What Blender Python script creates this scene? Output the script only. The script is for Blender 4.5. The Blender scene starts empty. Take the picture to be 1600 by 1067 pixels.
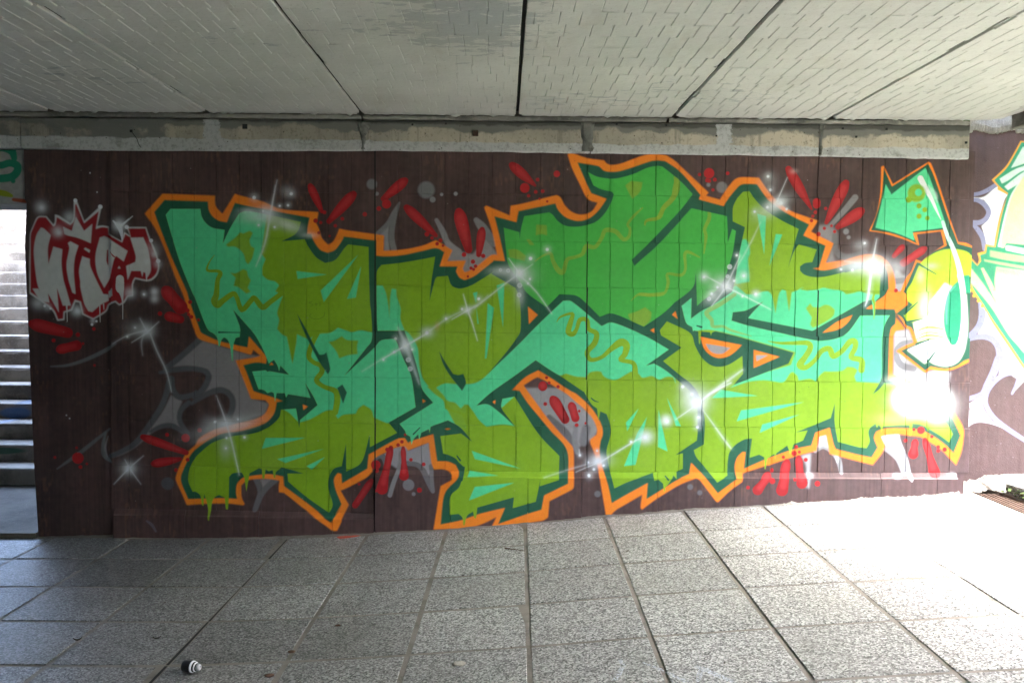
import bpy, bmesh, math, random
import numpy as np
from mathutils import Vector, Matrix

# ------------------------------------------------------------------ camera, sky, sun, exposure
SC = bpy.context.scene
COL = SC.collection
FPX = 1300.0                                   # focal length in pixels of the 1600 px wide photograph
CAMZ = 1.45
PITCH, YAW, ROLL = math.radians(2.97), math.radians(0.53), math.radians(0.45)
cd = bpy.data.cameras.new('camera')
cam = bpy.data.objects.new('camera', cd)
COL.objects.link(cam)
cd.sensor_width = 36.0
cd.lens = FPX / 1600 * 36.0
cd.clip_start, cd.clip_end = 0.05, 3000
cam.location = (0, 0, CAMZ)
cam.rotation_euler = (Matrix.Rotation(-YAW, 3, 'Z') @ Matrix.Rotation(math.pi / 2 - PITCH, 3, 'X') @ Matrix.Rotation(ROLL, 3, 'Z')).to_euler()
SC.camera = cam

SUN_EL, SUN_AZ = math.radians(43), math.radians(87)      # azimuth clockwise from +Y
SDIR = Vector((math.sin(SUN_AZ) * math.cos(SUN_EL), math.cos(SUN_AZ) * math.cos(SUN_EL), math.sin(SUN_EL)))
wd = bpy.data.worlds.new('World')
SC.world = wd
wd.use_nodes = True
wn = wd.node_tree.nodes
sky = wn.new('ShaderNodeTexSky')
sky.sky_type = 'NISHITA'
sky.sun_disc = False
sky.dust_density = 2.5
sky.ozone_density = 0.8
sky.sun_elevation = SUN_EL
sky.sun_rotation = SUN_AZ
wn['Background'].inputs['Strength'].default_value = 0.07
wd.node_tree.links.new(sky.outputs[0], wn['Background'].inputs['Color'])
sl = bpy.data.lights.new('sun', 'SUN')
sl.energy = 0.5
sl.angle = math.radians(15)
sl.color = (1.0, 0.985, 0.97)
sun = bpy.data.objects.new('sun', sl)
COL.objects.link(sun)
sun.location = (20, 2, 40)
sun.rotation_euler = SDIR.to_track_quat('Z', 'Y').to_euler()

SC.view_settings.view_transform = 'Standard'
SC.view_settings.look = 'None'
SC.view_settings.gamma = 1.0
SC.view_settings.use_curve_mapping = False
SC.view_settings.exposure = 6.72
SC.render.engine = 'CYCLES'
SC.cycles.use_denoising = True
SC.cycles.max_bounces = 10
SC.cycles.diffuse_bounces = 7
SC.cycles.sample_clamp_indirect = 0

# ------------------------------------------------------------------ measuring helpers
RX = Vector((math.cos(YAW), -math.sin(YAW), 0))
FW = Vector((math.sin(YAW) * math.cos(PITCH), math.cos(YAW) * math.cos(PITCH), -math.sin(PITCH)))
UP = RX.cross(FW)
WALL_Y = 5.39


def ray(x, y):
    a, b = (x - 800) / FPX, (y - 533.5) / FPX
    a, b = a * math.cos(ROLL) + b * math.sin(ROLL), b * math.cos(ROLL) - a * math.sin(ROLL)
    return FW + RX * a - UP * b


def on_depth(x, y, Y=WALL_Y):
    """the place on the upright plane at depth Y that a spot measured in the photograph stands for"""
    d = ray(x, y)
    t = Y / d.y
    return Vector((d.x * t, Y, CAMZ + d.z * t))


def on_level(x, y, z):
    d = ray(x, y)
    t = (z - CAMZ) / d.z
    return Vector((d.x * t, d.y * t, z))


def wall_x(px, y=500):
    return on_depth(px, y).x


BASE = [(-60, 840), (60, 840), (175, 839), (300, 839), (450, 838), (570, 833), (700, 825), (800, 817.5), (930, 806),
        (1100, 793), (1270, 783), (1400, 777), (1500, 771), (1600, 765)]
FX = [on_depth(x, y).x for x, y in BASE]
FZ = [on_depth(x, y).z for x, y in BASE]
FX = [-30.0] + FX + [4.6, 30.0]
FZ = [FZ[0]] + FZ + [FZ[-1] + 0.03, FZ[-1] + 0.05]


def floor_z(x):
    return float(np.interp(x, FX, FZ))


def on_floor(x, y):
    z = 0.0
    for _ in range(12):
        p = on_level(x, y, z)
        z = floor_z(p.x)
    return on_level(x, y, z)


# ------------------------------------------------------------------ object helpers
def tag(o, label=None, cat=None, group=None, kind=None):
    if label: o['label'] = label
    if cat: o['category'] = cat
    if group: o['group'] = group
    if kind: o['kind'] = kind
    return o


def empty(name, loc):
    o = bpy.data.objects.new(name, None)
    o.empty_display_size = 0.2
    o.location = loc
    COL.objects.link(o)
    return o


def put(name, me, mat=None, parent=None, loc=(0, 0, 0), rot=(0, 0, 0), scale=(1, 1, 1)):
    """one object; loc/rot in world terms, parents here are never rotated or scaled"""
    o = bpy.data.objects.new(name, me)
    if mat is not None and len(me.materials) == 0:
        me.materials.append(mat)
    COL.objects.link(o)
    v = Vector(loc)
    if parent is not None:
        o.parent = parent
        q = parent
        while q is not None:
            v = v - Vector(q.location)
            q = q.parent
    o.location = v
    o.rotation_euler = rot
    o.scale = scale
    return o


def mesh_of(bm, name, smooth=False):
    me = bpy.data.meshes.new(name)
    bm.normal_update()
    bm.to_mesh(me)
    bm.free()
    if smooth:
        for p in me.polygons:
            p.use_smooth = True
    return me


def add_box(bm, c, s, bevel=0.0, seg=1):
    r = bmesh.ops.create_cube(bm, size=1.0)
    vs = r['verts']
    for v in vs:
        v.co = Vector((v.co.x * s[0] + c[0], v.co.y * s[1] + c[1], v.co.z * s[2] + c[2]))
    if bevel > 0:
        es = list({e for v in vs for e in v.link_edges})
        bmesh.ops.bevel(bm, geom=es, offset=bevel, segments=seg, affect='EDGES', profile=0.6)


def box_mesh(name, c, s, bevel=0.0, seg=1):
    bm = bmesh.new()
    add_box(bm, c, s, bevel, seg)
    return mesh_of(bm, name)


def add_lathe(bm, prof, axis_o, axis_d, n=24):
    """rings of (distance along, radius) about an axis"""
    d = Vector(axis_d).normalized()
    a = d.orthogonal().normalized()
    b = d.cross(a)
    rings = []
    for t, r in prof:
        ring = []
        for k in range(n):
            w = 2 * math.pi * k / n
            ring.append(bm.verts.new(Vector(axis_o) + d * t + (a * math.cos(w) + b * math.sin(w)) * max(r, 1e-5)))
        rings.append(ring)
    for i in range(len(rings) - 1):
        for k in range(n):
            bm.faces.new((rings[i][k], rings[i][(k + 1) % n], rings[i + 1][(k + 1) % n], rings[i + 1][k]))
    bm.faces.new(list(reversed(rings[0])))
    bm.faces.new(rings[-1])


# ------------------------------------------------------------------ material helpers
def new_mat(name, rough=0.7):
    m = bpy.data.materials.new(name)
    m.use_nodes = True
    b = m.node_tree.nodes['Principled BSDF']
    b.inputs['Roughness'].default_value = rough
    b.inputs['Specular IOR Level'].default_value = 0.35
    return m, m.node_tree.nodes, m.node_tree.links, b


class NT:
    """short-hands for wiring one node tree"""
    def __init__(s, m):
        s.t = m.node_tree; s.n = s.t.nodes; s.l = s.t.links
        s.bsdf = s.n['Principled BSDF']
        s.pos = s.n.new('ShaderNodeNewGeometry').outputs['Position']

    def val(s, sock, v):
        if hasattr(v, 'node'): s.l.new(v, sock)
        else: sock.default_value = v

    def math(s, op, a, b=0.0, clamp=False):
        n = s.n.new('ShaderNodeMath'); n.operation = op; n.use_clamp = clamp
        s.val(n.inputs[0], a); s.val(n.inputs[1], b)
        return n.outputs[0]

    def noise(s, scale, detail=4, rough=0.55, vec=None, out='Fac'):
        n = s.n.new('ShaderNodeTexNoise')
        n.inputs['Scale'].default_value = scale; n.inputs['Detail'].default_value = detail
        n.inputs['Roughness'].default_value = rough
        s.l.new(vec if vec is not None else s.pos, n.inputs['Vector'])
        return n.outputs[out]

    def voro(s, scale, vec=None, out='Color', feature='F1'):
        n = s.n.new('ShaderNodeTexVoronoi'); n.feature = feature
        n.inputs['Scale'].default_value = scale
        s.l.new(vec if vec is not None else s.pos, n.inputs['Vector'])
        return n.outputs[out]

    def scaled(s, v):
        n = s.n.new('ShaderNodeVectorMath'); n.operation = 'MULTIPLY'
        s.l.new(s.pos, n.inputs[0]); n.inputs[1].default_value = v
        return n.outputs[0]

    def sep(s, v=None):
        n = s.n.new('ShaderNodeSeparateXYZ'); s.l.new(v if v is not None else s.pos, n.inputs[0])
        return n.outputs

    def ramp(s, fac, stops):
        n = s.n.new('ShaderNodeValToRGB')
        cr = n.color_ramp
        while len(cr.elements) < len(stops): cr.elements.new(0.5)
        for e, (p, c) in zip(cr.elements, stops):
            e.position = p
            e.color = (c, c, c, 1) if not hasattr(c, '__len__') else (*c, 1)
        s.l.new(fac, n.inputs[0])
        return n.outputs['Color']

    def step(s, v, lo, hi):
        n = s.n.new('ShaderNodeMapRange')
        n.interpolation_type = 'SMOOTHSTEP'
        s.val(n.inputs['Value'], v); n.inputs['From Min'].default_value = lo; n.inputs['From Max'].default_value = hi
        return n.outputs[0]

    def mix(s, f, a, b, mode='MIX'):
        n = s.n.new('ShaderNodeMix'); n.data_type = 'RGBA'; n.blend_type = mode
        s.val(n.inputs[0], f)
        for k, v in ((6, a), (7, b)):
            if hasattr(v, 'node'): s.l.new(v, n.inputs[k])
            else: n.inputs[k].default_value = (*v, 1) if hasattr(v, '__len__') else (v, v, v, 1)
        return n.outputs[2]

    def color(s, c):
        if hasattr(c, 'node'): s.l.new(c, s.bsdf.inputs['Base Color'])
        else: s.bsdf.inputs['Base Color'].default_value = (*c, 1)

    def rough(s, v): s.val(s.bsdf.inputs['Roughness'], v)

    def bump(s, h, strength=0.3, dist=0.01):
        n = s.n.new('ShaderNodeBump')
        n.inputs['Strength'].default_value = strength; n.inputs['Distance'].default_value = dist
        s.l.new(h, n.inputs['Height'])
        s.l.new(n.outputs[0], s.bsdf.inputs['Normal'])


def mat(name, rough=0.7):
    m, _, _, _ = new_mat(name, rough)
    return m, NT(m)
# ------------------------------------------------------------------ spray paint: traced outlines rasterised into the wall's own plane
class Canvas:
    """a wall-space picture (metres in the plane of the wall), filled from outlines"""
    def __init__(s, x0, x1, z0, z1, S, plane_y, base):
        s.x0, s.z0, s.S, s.Y = x0, z0, S, plane_y
        s.w, s.h = int((x1 - x0) * S), int((z1 - z0) * S)
        s.x1, s.z1 = x0 + s.w / S, z0 + s.h / S
        s.img = np.zeros((s.h, s.w, 3), np.float32)
        s.img[:] = base
        s.k = S / 241.0                         # canvas pixels per photograph pixel
        s.masks = {}

    def pt(s, p):
        v = on_depth(p[0], p[1], s.Y)
        return ((v.x - s.x0) * s.S, (v.z - s.z0) * s.S)

    @staticmethod
    def curve(P, corner=42.0):
        """closed outline: gentle turns become curves, sharp ones stay corners"""
        n = len(P)
        A = [np.array(p, float) for p in P]
        keep = []
        for i in range(n):
            a, b = A[i] - A[i - 1], A[(i + 1) % n] - A[i]
            la, lb = np.hypot(*a), np.hypot(*b)
            if la < 1e-6 or lb < 1e-6: keep.append(True); continue
            c = np.clip(np.dot(a, b) / la / lb, -1, 1)
            keep.append(math.degrees(math.acos(c)) > corner)
        out = []
        for i in range(n):
            p1, p2 = A[i], A[(i + 1) % n]
            L = np.hypot(*(p2 - p1))
            m1 = (p2 - p1) if keep[i] else (p2 - A[i - 1]) * 0.5
            m2 = (p2 - p1) if keep[(i + 1) % n] else (A[(i + 2) % n] - p1) * 0.5
            for m in (m1, m2):
                q = np.hypot(*m)
                if q > 1.2 * L: m *= 1.2 * L / q
            st = 1 if (keep[i] and keep[(i + 1) % n]) else max(2, min(8, int(L / 5)))
            for k in range(st):
                t = k / st
                out.append(tuple((2*t**3 - 3*t*t + 1) * p1 + (t**3 - 2*t*t + t) * m1 + (3*t*t - 2*t**3) * p2 + (t**3 - t*t) * m2))
        return out

    def cover(s, P, soft=0.0, curve=True):
        Q = [s.pt(p) for p in P]
        if curve: Q = s.curve(Q)
        Q = np.array(Q)
        pad = int(3 * soft * s.k) + 2
        bx0, bx1 = max(0, int(Q[:, 0].min()) - pad), min(s.w, int(Q[:, 0].max()) + pad + 1)
        by0, by1 = max(0, int(Q[:, 1].min()) - pad), min(s.h, int(Q[:, 1].max()) + pad + 1)
        if bx1 <= bx0 or by1 <= by0: return None
        W, H, SS = bx1 - bx0, by1 - by0, 3
        acc = np.zeros((H, W + 2), np.float32)
        X1, Y1 = Q[:, 0] - bx0, Q[:, 1] - by0
        X2, Y2 = np.roll(X1, -1), np.roll(Y1, -1)
        lo, hi = np.minimum(Y1, Y2), np.maximum(Y1, Y2)
        for r in range(H):
            for q in range(SS):
                y = r + (q + 0.5) / SS
                k = (lo <= y) & (y < hi)
                if not k.any(): continue
                xs = np.sort(X1[k] + (y - Y1[k]) / (Y2[k] - Y1[k]) * (X2[k] - X1[k]))
                xs = np.clip(xs, 0, W)
                row = acc[r]
                for a, b in zip(xs[0::2], xs[1::2]):   # accumulate span ends, integrate later
                    ia, ib = int(a), int(b)
                    fa, fb = a - ia, b - ib
                    row[ia] += 1 - fa; row[ia + 1] += fa
                    row[ib] -= 1 - fb; row[ib + 1] -= fb
        cov = np.clip(np.cumsum(acc, axis=1)[:, :W] / SS, 0, 1)
        if soft > 0: cov = s.blur(cov, soft * s.k)
        return cov, bx0, bx1, by0, by1

    @staticmethod
    def blur(a, sg):
        r = max(1, int(sg * 2.5))
        k = np.exp(-0.5 * (np.arange(-r, r + 1) / max(sg, 0.3)) ** 2); k /= k.sum()
        b = np.pad(a, ((r, r), (0, 0)))
        a = sum(k[i] * b[i:i + a.shape[0]] for i in range(2 * r + 1))
        b = np.pad(a, ((0, 0), (r, r)))
        return sum(k[i] * b[:, i:i + a.shape[1]] for i in range(2 * r + 1)).astype(np.float32)

    def lay(s, cv, col, alpha=1.0, mask=None):
        if cv is None: return
        cov, a, b, c, d = cv
        m = cov * alpha
        if mask is not None: m = m * s.masks[mask][c:d, a:b]
        s.img[c:d, a:b] += (np.array(col, np.float32) - s.img[c:d, a:b]) * m[..., None]

    def poly(s, P, col, soft=0.6, alpha=1.0, mask=None, curve=True):
        s.lay(s.cover(P, soft, curve), col, alpha, mask)

    def region(s, name, P):
        cv = s.cover(P, 0.35)
        m = np.zeros((s.h, s.w), np.float32)
        cov, a, b, c, d = cv
        m[c:d, a:b] = cov
        s.masks[name] = m

    def stroke(s, P, wid, col, soft=0.9, alpha=1.0, mask=None, smooth=True):
        """open line; wid = full width in photograph pixels, one or one per point"""
        if not hasattr(wid, '__len__'): wid = [wid] * len(P)
        Q = [(*s.pt(p), w * s.k / 2) for p, w in zip(P, wid)]
        if smooth and len(Q) > 2:
            A = [np.array(q) for q in Q]
            R = []
            for i in range(len(A) - 1):
                p0, p1, p2, p3 = A[max(i - 1, 0)], A[i], A[i + 1], A[min(i + 2, len(A) - 1)]
                for t in (0, .25, .5, .75):
                    R.append(0.5 * ((2*p1) + (p2-p0)*t + (2*p0-5*p1+4*p2-p3)*t*t + (3*p1-p0-3*p2+p3)*t**3))
            R.append(A[-1]); Q = R
        Q = np.array(Q)
        sf = max(0.8, soft * s.k)
        rm = Q[:, 2].max() + sf + 2
        a, b = max(0, int(Q[:, 0].min() - rm)), min(s.w, int(Q[:, 0].max() + rm) + 1)
        c, d = max(0, int(Q[:, 1].min() - rm)), min(s.h, int(Q[:, 1].max() + rm) + 1)
        if b <= a or d <= c: return
        best = np.zeros((d - c, b - a), np.float32)
        for q1, q2 in zip(Q[:-1], Q[1:]):
            r = max(q1[2], q2[2]) + sf + 1
            e, f = max(a, int(min(q1[0], q2[0]) - r)), min(b, int(max(q1[0], q2[0]) + r) + 1)
            g, h = max(c, int(min(q1[1], q2[1]) - r)), min(d, int(max(q1[1], q2[1]) + r) + 1)
            if f <= e or h <= g: continue
            yy, xx = np.mgrid[g:h, e:f].astype(np.float32) + 0.5
            dx, dy = q2[0] - q1[0], q2[1] - q1[1]
            L2 = dx * dx + dy * dy + 1e-9
            t = np.clip(((xx - q1[0]) * dx + (yy - q1[1]) * dy) / L2, 0, 1)
            dist = np.hypot(xx - q1[0] - t * dx, yy - q1[1] - t * dy)
            rr = q1[2] + t * (q2[2] - q1[2])
            v = np.clip((rr - dist) / sf + 0.5, 0, 1)
            v = v * v * (3 - 2 * v)
            w = best[g - c:h - c, e - a:f - a]
            np.maximum(w, v, out=w)
        s.lay((best, a, b, c, d), col, alpha, mask)

    def dot(s, x, y, r, col, soft=0.9, alpha=1.0):
        s.stroke([(x, y), (x + 0.01, y)], 2 * r, col, soft, alpha, smooth=False)

    def glow(s, x, y, rx, ry=None, col=(.78, .78, .8), alpha=0.9, power=1.0, tilt=0.0):
        ry = ry or rx
        u, v = s.pt((x, y))
        R = 2.6 * max(rx, ry) * s.k
        a, b = max(0, int(u - R)), min(s.w, int(u + R)); c, d = max(0, int(v - R)), min(s.h, int(v + R))
        if b <= a or d <= c: return
        yy, xx = np.mgrid[c:d, a:b].astype(np.float32)
        ct, st = math.cos(tilt), math.sin(tilt)
        p, q = (xx - u) * ct + (yy - v) * st, -(xx - u) * st + (yy - v) * ct
        g = np.exp(-((p / (rx * s.k)) ** 2 + (q / (ry * s.k)) ** 2) ** power)
        s.lay((g.astype(np.float32), a, b, c, d), col, alpha)

    def grain(s, seed, amp, cw, ch, a=0, b=None, region=None):
        """uneven coat: smooth random field, cw x ch canvas pixels per cell"""
        rng = np.random.default_rng(seed)
        gw, gh = s.w // cw + 3, s.h // ch + 3
        g = rng.random((gh, gw)).astype(np.float32)
        xi, yi = np.arange(s.w) / cw, np.arange(s.h) / ch
        x0, y0 = xi.astype(int), yi.astype(int)
        fx, fy = (xi - x0), (yi - y0)
        fx, fy = fx * fx * (3 - 2 * fx), fy * fy * (3 - 2 * fy)
        r = (g[y0][:, x0] * (1 - fx) + g[y0][:, x0 + 1] * fx) * (1 - fy[:, None]) + \
            (g[y0 + 1][:, x0] * (1 - fx) + g[y0 + 1][:, x0 + 1] * fx) * fy[:, None]
        return (r - 0.5) * amp

    def image(s, name):
        im = bpy.data.images.new(name, s.w, s.h, alpha=False, float_buffer=True)
        im.colorspace_settings.name = 'Linear Rec.709'
        buf = np.ones((s.h, s.w, 4), np.float32)
        buf[..., :3] = np.clip(s.img, 0.002, 0.9)
        im.pixels.foreach_set(buf.ravel())
        im.update()
        im.pack()
        return im


def Z(x0, y0, P, s=5.0):
    """points read off an enlarged view of the photograph, back in photograph pixels"""
    return [(x0 + x / s, y0 + y / s) for x, y in P]


A_ = lambda P: Z(220, 290, P)
B_ = lambda P: Z(460, 260, P)
C_ = lambda P: Z(740, 230, P)
D_ = lambda P: Z(1000, 230, P)
E_ = lambda P: Z(1240, 240, P)
A2 = lambda P: Z(220, 460, P)
B2 = lambda P: Z(460, 430, P)
C2 = lambda P: Z(740, 400, P)
D2 = lambda P: Z(1000, 400, P)
E2 = lambda P: Z(1240, 430, P)
A3 = lambda P: Z(220, 630, P)
B3 = lambda P: Z(460, 600, P)
C3 = lambda P: Z(640, 610, P)
D3 = lambda P: Z(900, 600, P)
E3 = lambda P: Z(1200, 600, P)
G1 = lambda P: Z(30, 300, P, 6.4)
G2 = lambda P: Z(30, 440, P, 6.4)
L3 = lambda P: Z(0, 534, P, 4.0)

BROWN = (.066, .0365, .035)
TEAL = (.085, .60, .285)
OLIVE = (.215, .385, .012)
GREEN = (.055, .40, .06)
DARK = (.012, .095, .052)
ORANGE = (.90, .215, .012)
RED = (.42, .010, .013)
LGREY = (.225, .205, .22)
DGREY = (.085, .088, .098)
WHITE = (.72, .72, .75)
SPRAY = (.74, .76, .82)
# ------------------------------------------------------------------ the mural
def paint_mural():
    cv = Canvas(-3.30, 3.10, -0.22, 2.46, 420, WALL_Y, BROWN)
    # uneven old coat of brown: upright brush streaks, lighter rusty flecks towards the middle of the top rows
    st = cv.grain(1, .34, 4, 90) + cv.grain(2, .35, 26, 160) + cv.grain(3, .45, 160, 120) + cv.grain(6, .22, 10, 10)
    cv.img *= (1 + st)[..., None]
    fl = np.clip(cv.grain(4, 1.0, 5, 14) + cv.grain(5, .9, 60, 60) - .34, 0, .5)
    cv.img += fl[..., None] * np.array((.10, .05, .022), np.float32)

    # brown painted paler towards the open end and foot, standing in for brighter light
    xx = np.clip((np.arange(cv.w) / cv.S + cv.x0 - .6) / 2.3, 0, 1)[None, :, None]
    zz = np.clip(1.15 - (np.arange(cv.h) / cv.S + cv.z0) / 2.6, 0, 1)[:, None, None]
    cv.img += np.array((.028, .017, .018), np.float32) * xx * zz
    P, K = cv.poly, cv.stroke
    # ---- grey clouds behind the letters
    P(A2([(215,570),(330,480),(480,360),(850,470),(1000,480),(760,515),(870,815),(1000,850),(970,940),(760,990),(715,960),(735,850),(690,750),(620,725),(530,770),(480,800),(550,650),(520,585),(380,560),(280,565)]), LGREY, 1.5)
    P(L3([(1070,330),(1140,370),(1115,440),(1120,500),(1150,550),(1060,512),(960,560),(850,655),(760,705),(690,722),(690,700),(770,675),(850,620),(950,520),(1020,430)]), LGREY, 1.2)
    K(A2([(470,345),(330,470),(200,575)]), 9, DGREY, 3.8)
    K(A2([(150,610),(260,590),(380,580),(490,595),(530,640),(500,720),(455,770),(415,800)]), [5,8,8,8,9,9,8,6], DGREY, 3.8)
    K(A2([(240,660),(250,740),(300,800),(400,785),(430,760)]), [10,9,9,8,5], DGREY, 3.8)
    K(L3([(1060,250),(1035,340),(1000,420),(920,540),(850,630),(770,680),(690,715)]), [10,9,9,9,9,8,7], DGREY, 3.8)
    K(L3([(1180,380),(1130,430),(1125,500),(1170,570)]), 8, DGREY, 3.8)
    K(L3([(1200,385),(1250,350),(1330,310),(1400,305),(1450,350),(1450,420),(1425,470)]), [5,8,9,9,9,9,7], DGREY, 3.8)
    K(L3([(940,560),(1000,530),(1060,522),(1110,540),(1180,590)]), [5,7,8,8,6], DGREY, 3.8)
    K(L3([(310,155),(400,150),(480,130),(570,95),(660,50),(720,10)]), [2,4,5,6,6,4], (.20,.23,.25), 3, .55)
    K(L3([(350,795),(430,740),(500,690),(600,610),(680,545)]), [2,5,6,5,3], (.15,.17,.18), 3, .65)
    K(L3([(655,570),(640,640),(645,710),(690,750)]), [3,6,7,4], (.16,.17,.18), 3, .8)
    K(L3([(670,590),(652,660),(665,720)]), [1,3,2], LGREY, 2, .8)
    cv.dot(262, 755, 10, (.075,.078,.088), 3)
    cv.dot(581, 288, 8, (.17,.17,.18), 4); cv.dot(666, 297, 13, (.18,.18,.19), 5); cv.dot(676, 312, 4.5, (.22,.22,.23), 2)
    cv.dot(690, 304, 2.5, (.3,.3,.31), 2); cv.dot(712, 303, 3, (.3,.3,.31), 2); cv.dot(589, 303, 3, (.2,.2,.21), 2)
    cv.dot(1128, 293, 8.5, (.19,.18,.19), 4); cv.dot(1107, 289, 3, (.25,.24,.25), 3)
    K(B_([(820,285),(780,370),(735,450),(640,530)]), [3,9,9,5], (.17,.165,.175), 3)
    P(B_([(660,535),(740,470),(735,560),(745,660),(700,665),(700,545)]), (.27,.26,.28), 1.2)
    K(B_([(790,380),(765,480),(760,570),(778,650)]), [5,8,9,9], (.17,.165,.175), 2.5)
    K(B_([(1110,420),(1160,510),(1200,600),(1290,660)]), [6,9,9,6], (.22,.21,.225), 2.5)
    P(B_([(1180,560),(1300,660),(1390,690),(1500,560),(1590,690),(1520,760),(1320,850),(1190,720)]), (.27,.25,.27), 1.5)
    K(B_([(1420,420),(1470,480),(1560,600)]), [8,14,12], (.2,.195,.21), 3)
    P(E_([(190,640),(200,560),(290,555),(340,610),(340,700),(310,790),(340,870),(240,870),(310,715)]), LGREY, 2)
    K(E_([(480,345),(410,430),(290,560)]), [10,9,7], (.2,.19,.2), 2.5)
    K(E_([(320,640),(330,760),(420,810),(560,770)]), [8,10,10,8], (.13,.12,.125), 4, .8)
    for x, y, r in ((1322,362,4.5),(1326,371,3)): cv.dot(x, y, r, (.22,.21,.22), 3)
    # lower clouds
    P(B3([(690,550),(780,500),(880,470),(890,520),(1050,455),(1080,640),(1050,715),(1000,645),(900,605),(860,600),(800,660),(720,600)]), (.29,.275,.30), 1.2)
    K(B3([(610,600),(660,560),(700,575),(720,640)]), [7,8,9,8], (.13,.125,.135), 2)
    K(B3([(890,620),(960,630),(1010,680),(1050,760),(1075,820)]), [7,8,8,8,6], (.14,.13,.14), 2)
    K(B3([(825,530),(815,660),(780,760),(750,860)]), [3,6,7,7], (.21,.205,.215), 2)
    K(B3([(1068,640),(1078,760),(1085,830)]), [7,6,6], (.17,.165,.175), 2.5)
    cv.dot(639, 756, 9, (.19,.185,.2), 2.5); cv.dot(647, 770, 3, (.19,.185,.2), 2)
    P(A3([(930,590),(1050,590),(980,650),(940,690)]), LGREY, 1.2)
    K(A3([(900,590),(935,690),(900,820)]), [9,9,7], (.12,.115,.125), 3)
    K(A3([(1050,600),(980,660),(930,730),(890,830)]), [9,9,9,7], (.13,.125,.135), 3)
    P(C3([(900,-20),(1190,-20),(1340,120),(1440,220),(1470,310),(1430,390),(1370,400),(1300,470),(1240,420),(1090,240)]), (.27,.26,.275), 1.5)
    K(C3([(1090,210),(1160,280),(1230,350),(1280,440)]), [9,13,13,8], (.12,.11,.12), 4)
    K(C3([(1300,280),(1290,380),(1310,480)]), [7,9,8], (.2,.195,.21), 4)
    K(C3([(1380,300),(1360,400)]), [14,14], (.17,.16,.175), 5)
    for x, y, r in ((1077,759,4.5),(1092,768,4),(933,770,5)): cv.dot(x, y, r, (.14,.135,.145), 3)
    K(E3([(370,520),(430,485),(500,520),(550,590),(572,690)]), [7,8,9,9,6], (.24,.235,.245), 2)
    P(E3([(385,500),(400,400),(455,385),(475,500),(430,480)]), (.50,.49,.50), 1)
    P(E3([(880,400),(1025,390),(1035,480),(1020,570),(970,520),(910,490)]), (.52,.51,.52), 1)
    K(E3([(880,480),(960,530),(1020,590),(1060,700)]), [7,9,9,7], (.25,.24,.25), 2)
    K(E3([(1000,400),(1020,470),(1070,600),(1105,730)]), [8,11,11,8], (.30,.295,.31), 1.5)
    P(E3([(260,560),(335,540),(330,650),(310,810),(285,800),(300,650)]), (.36,.35,.36), 1.5)
    P(E3([(520,550),(560,580),(540,620)]), (.55,.54,.55), 1)
    # between the last letter and the arrow
    P(E2([(780,430),(900,420),(940,520),(830,590),(1020,760),(1140,740),(1230,760),(1200,870),(900,860),(780,790)]), (.42,.40,.42), 2)
    K(E2([(920,520),(840,540),(800,610),(840,700),(940,730)]), [7,8,9,10,9], (.22,.215,.23), 2)
    cv.glow(1420, 573, 12, 9, (.12,.10,.10), .6)
    P(E_([(760,980),(800,900),(870,960),(900,900),(850,1080),(790,1090)]), (.34,.33,.34), 2)
    K(E_([(780,1000),(860,990)]), 9, (.2,.19,.2), 3)

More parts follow.
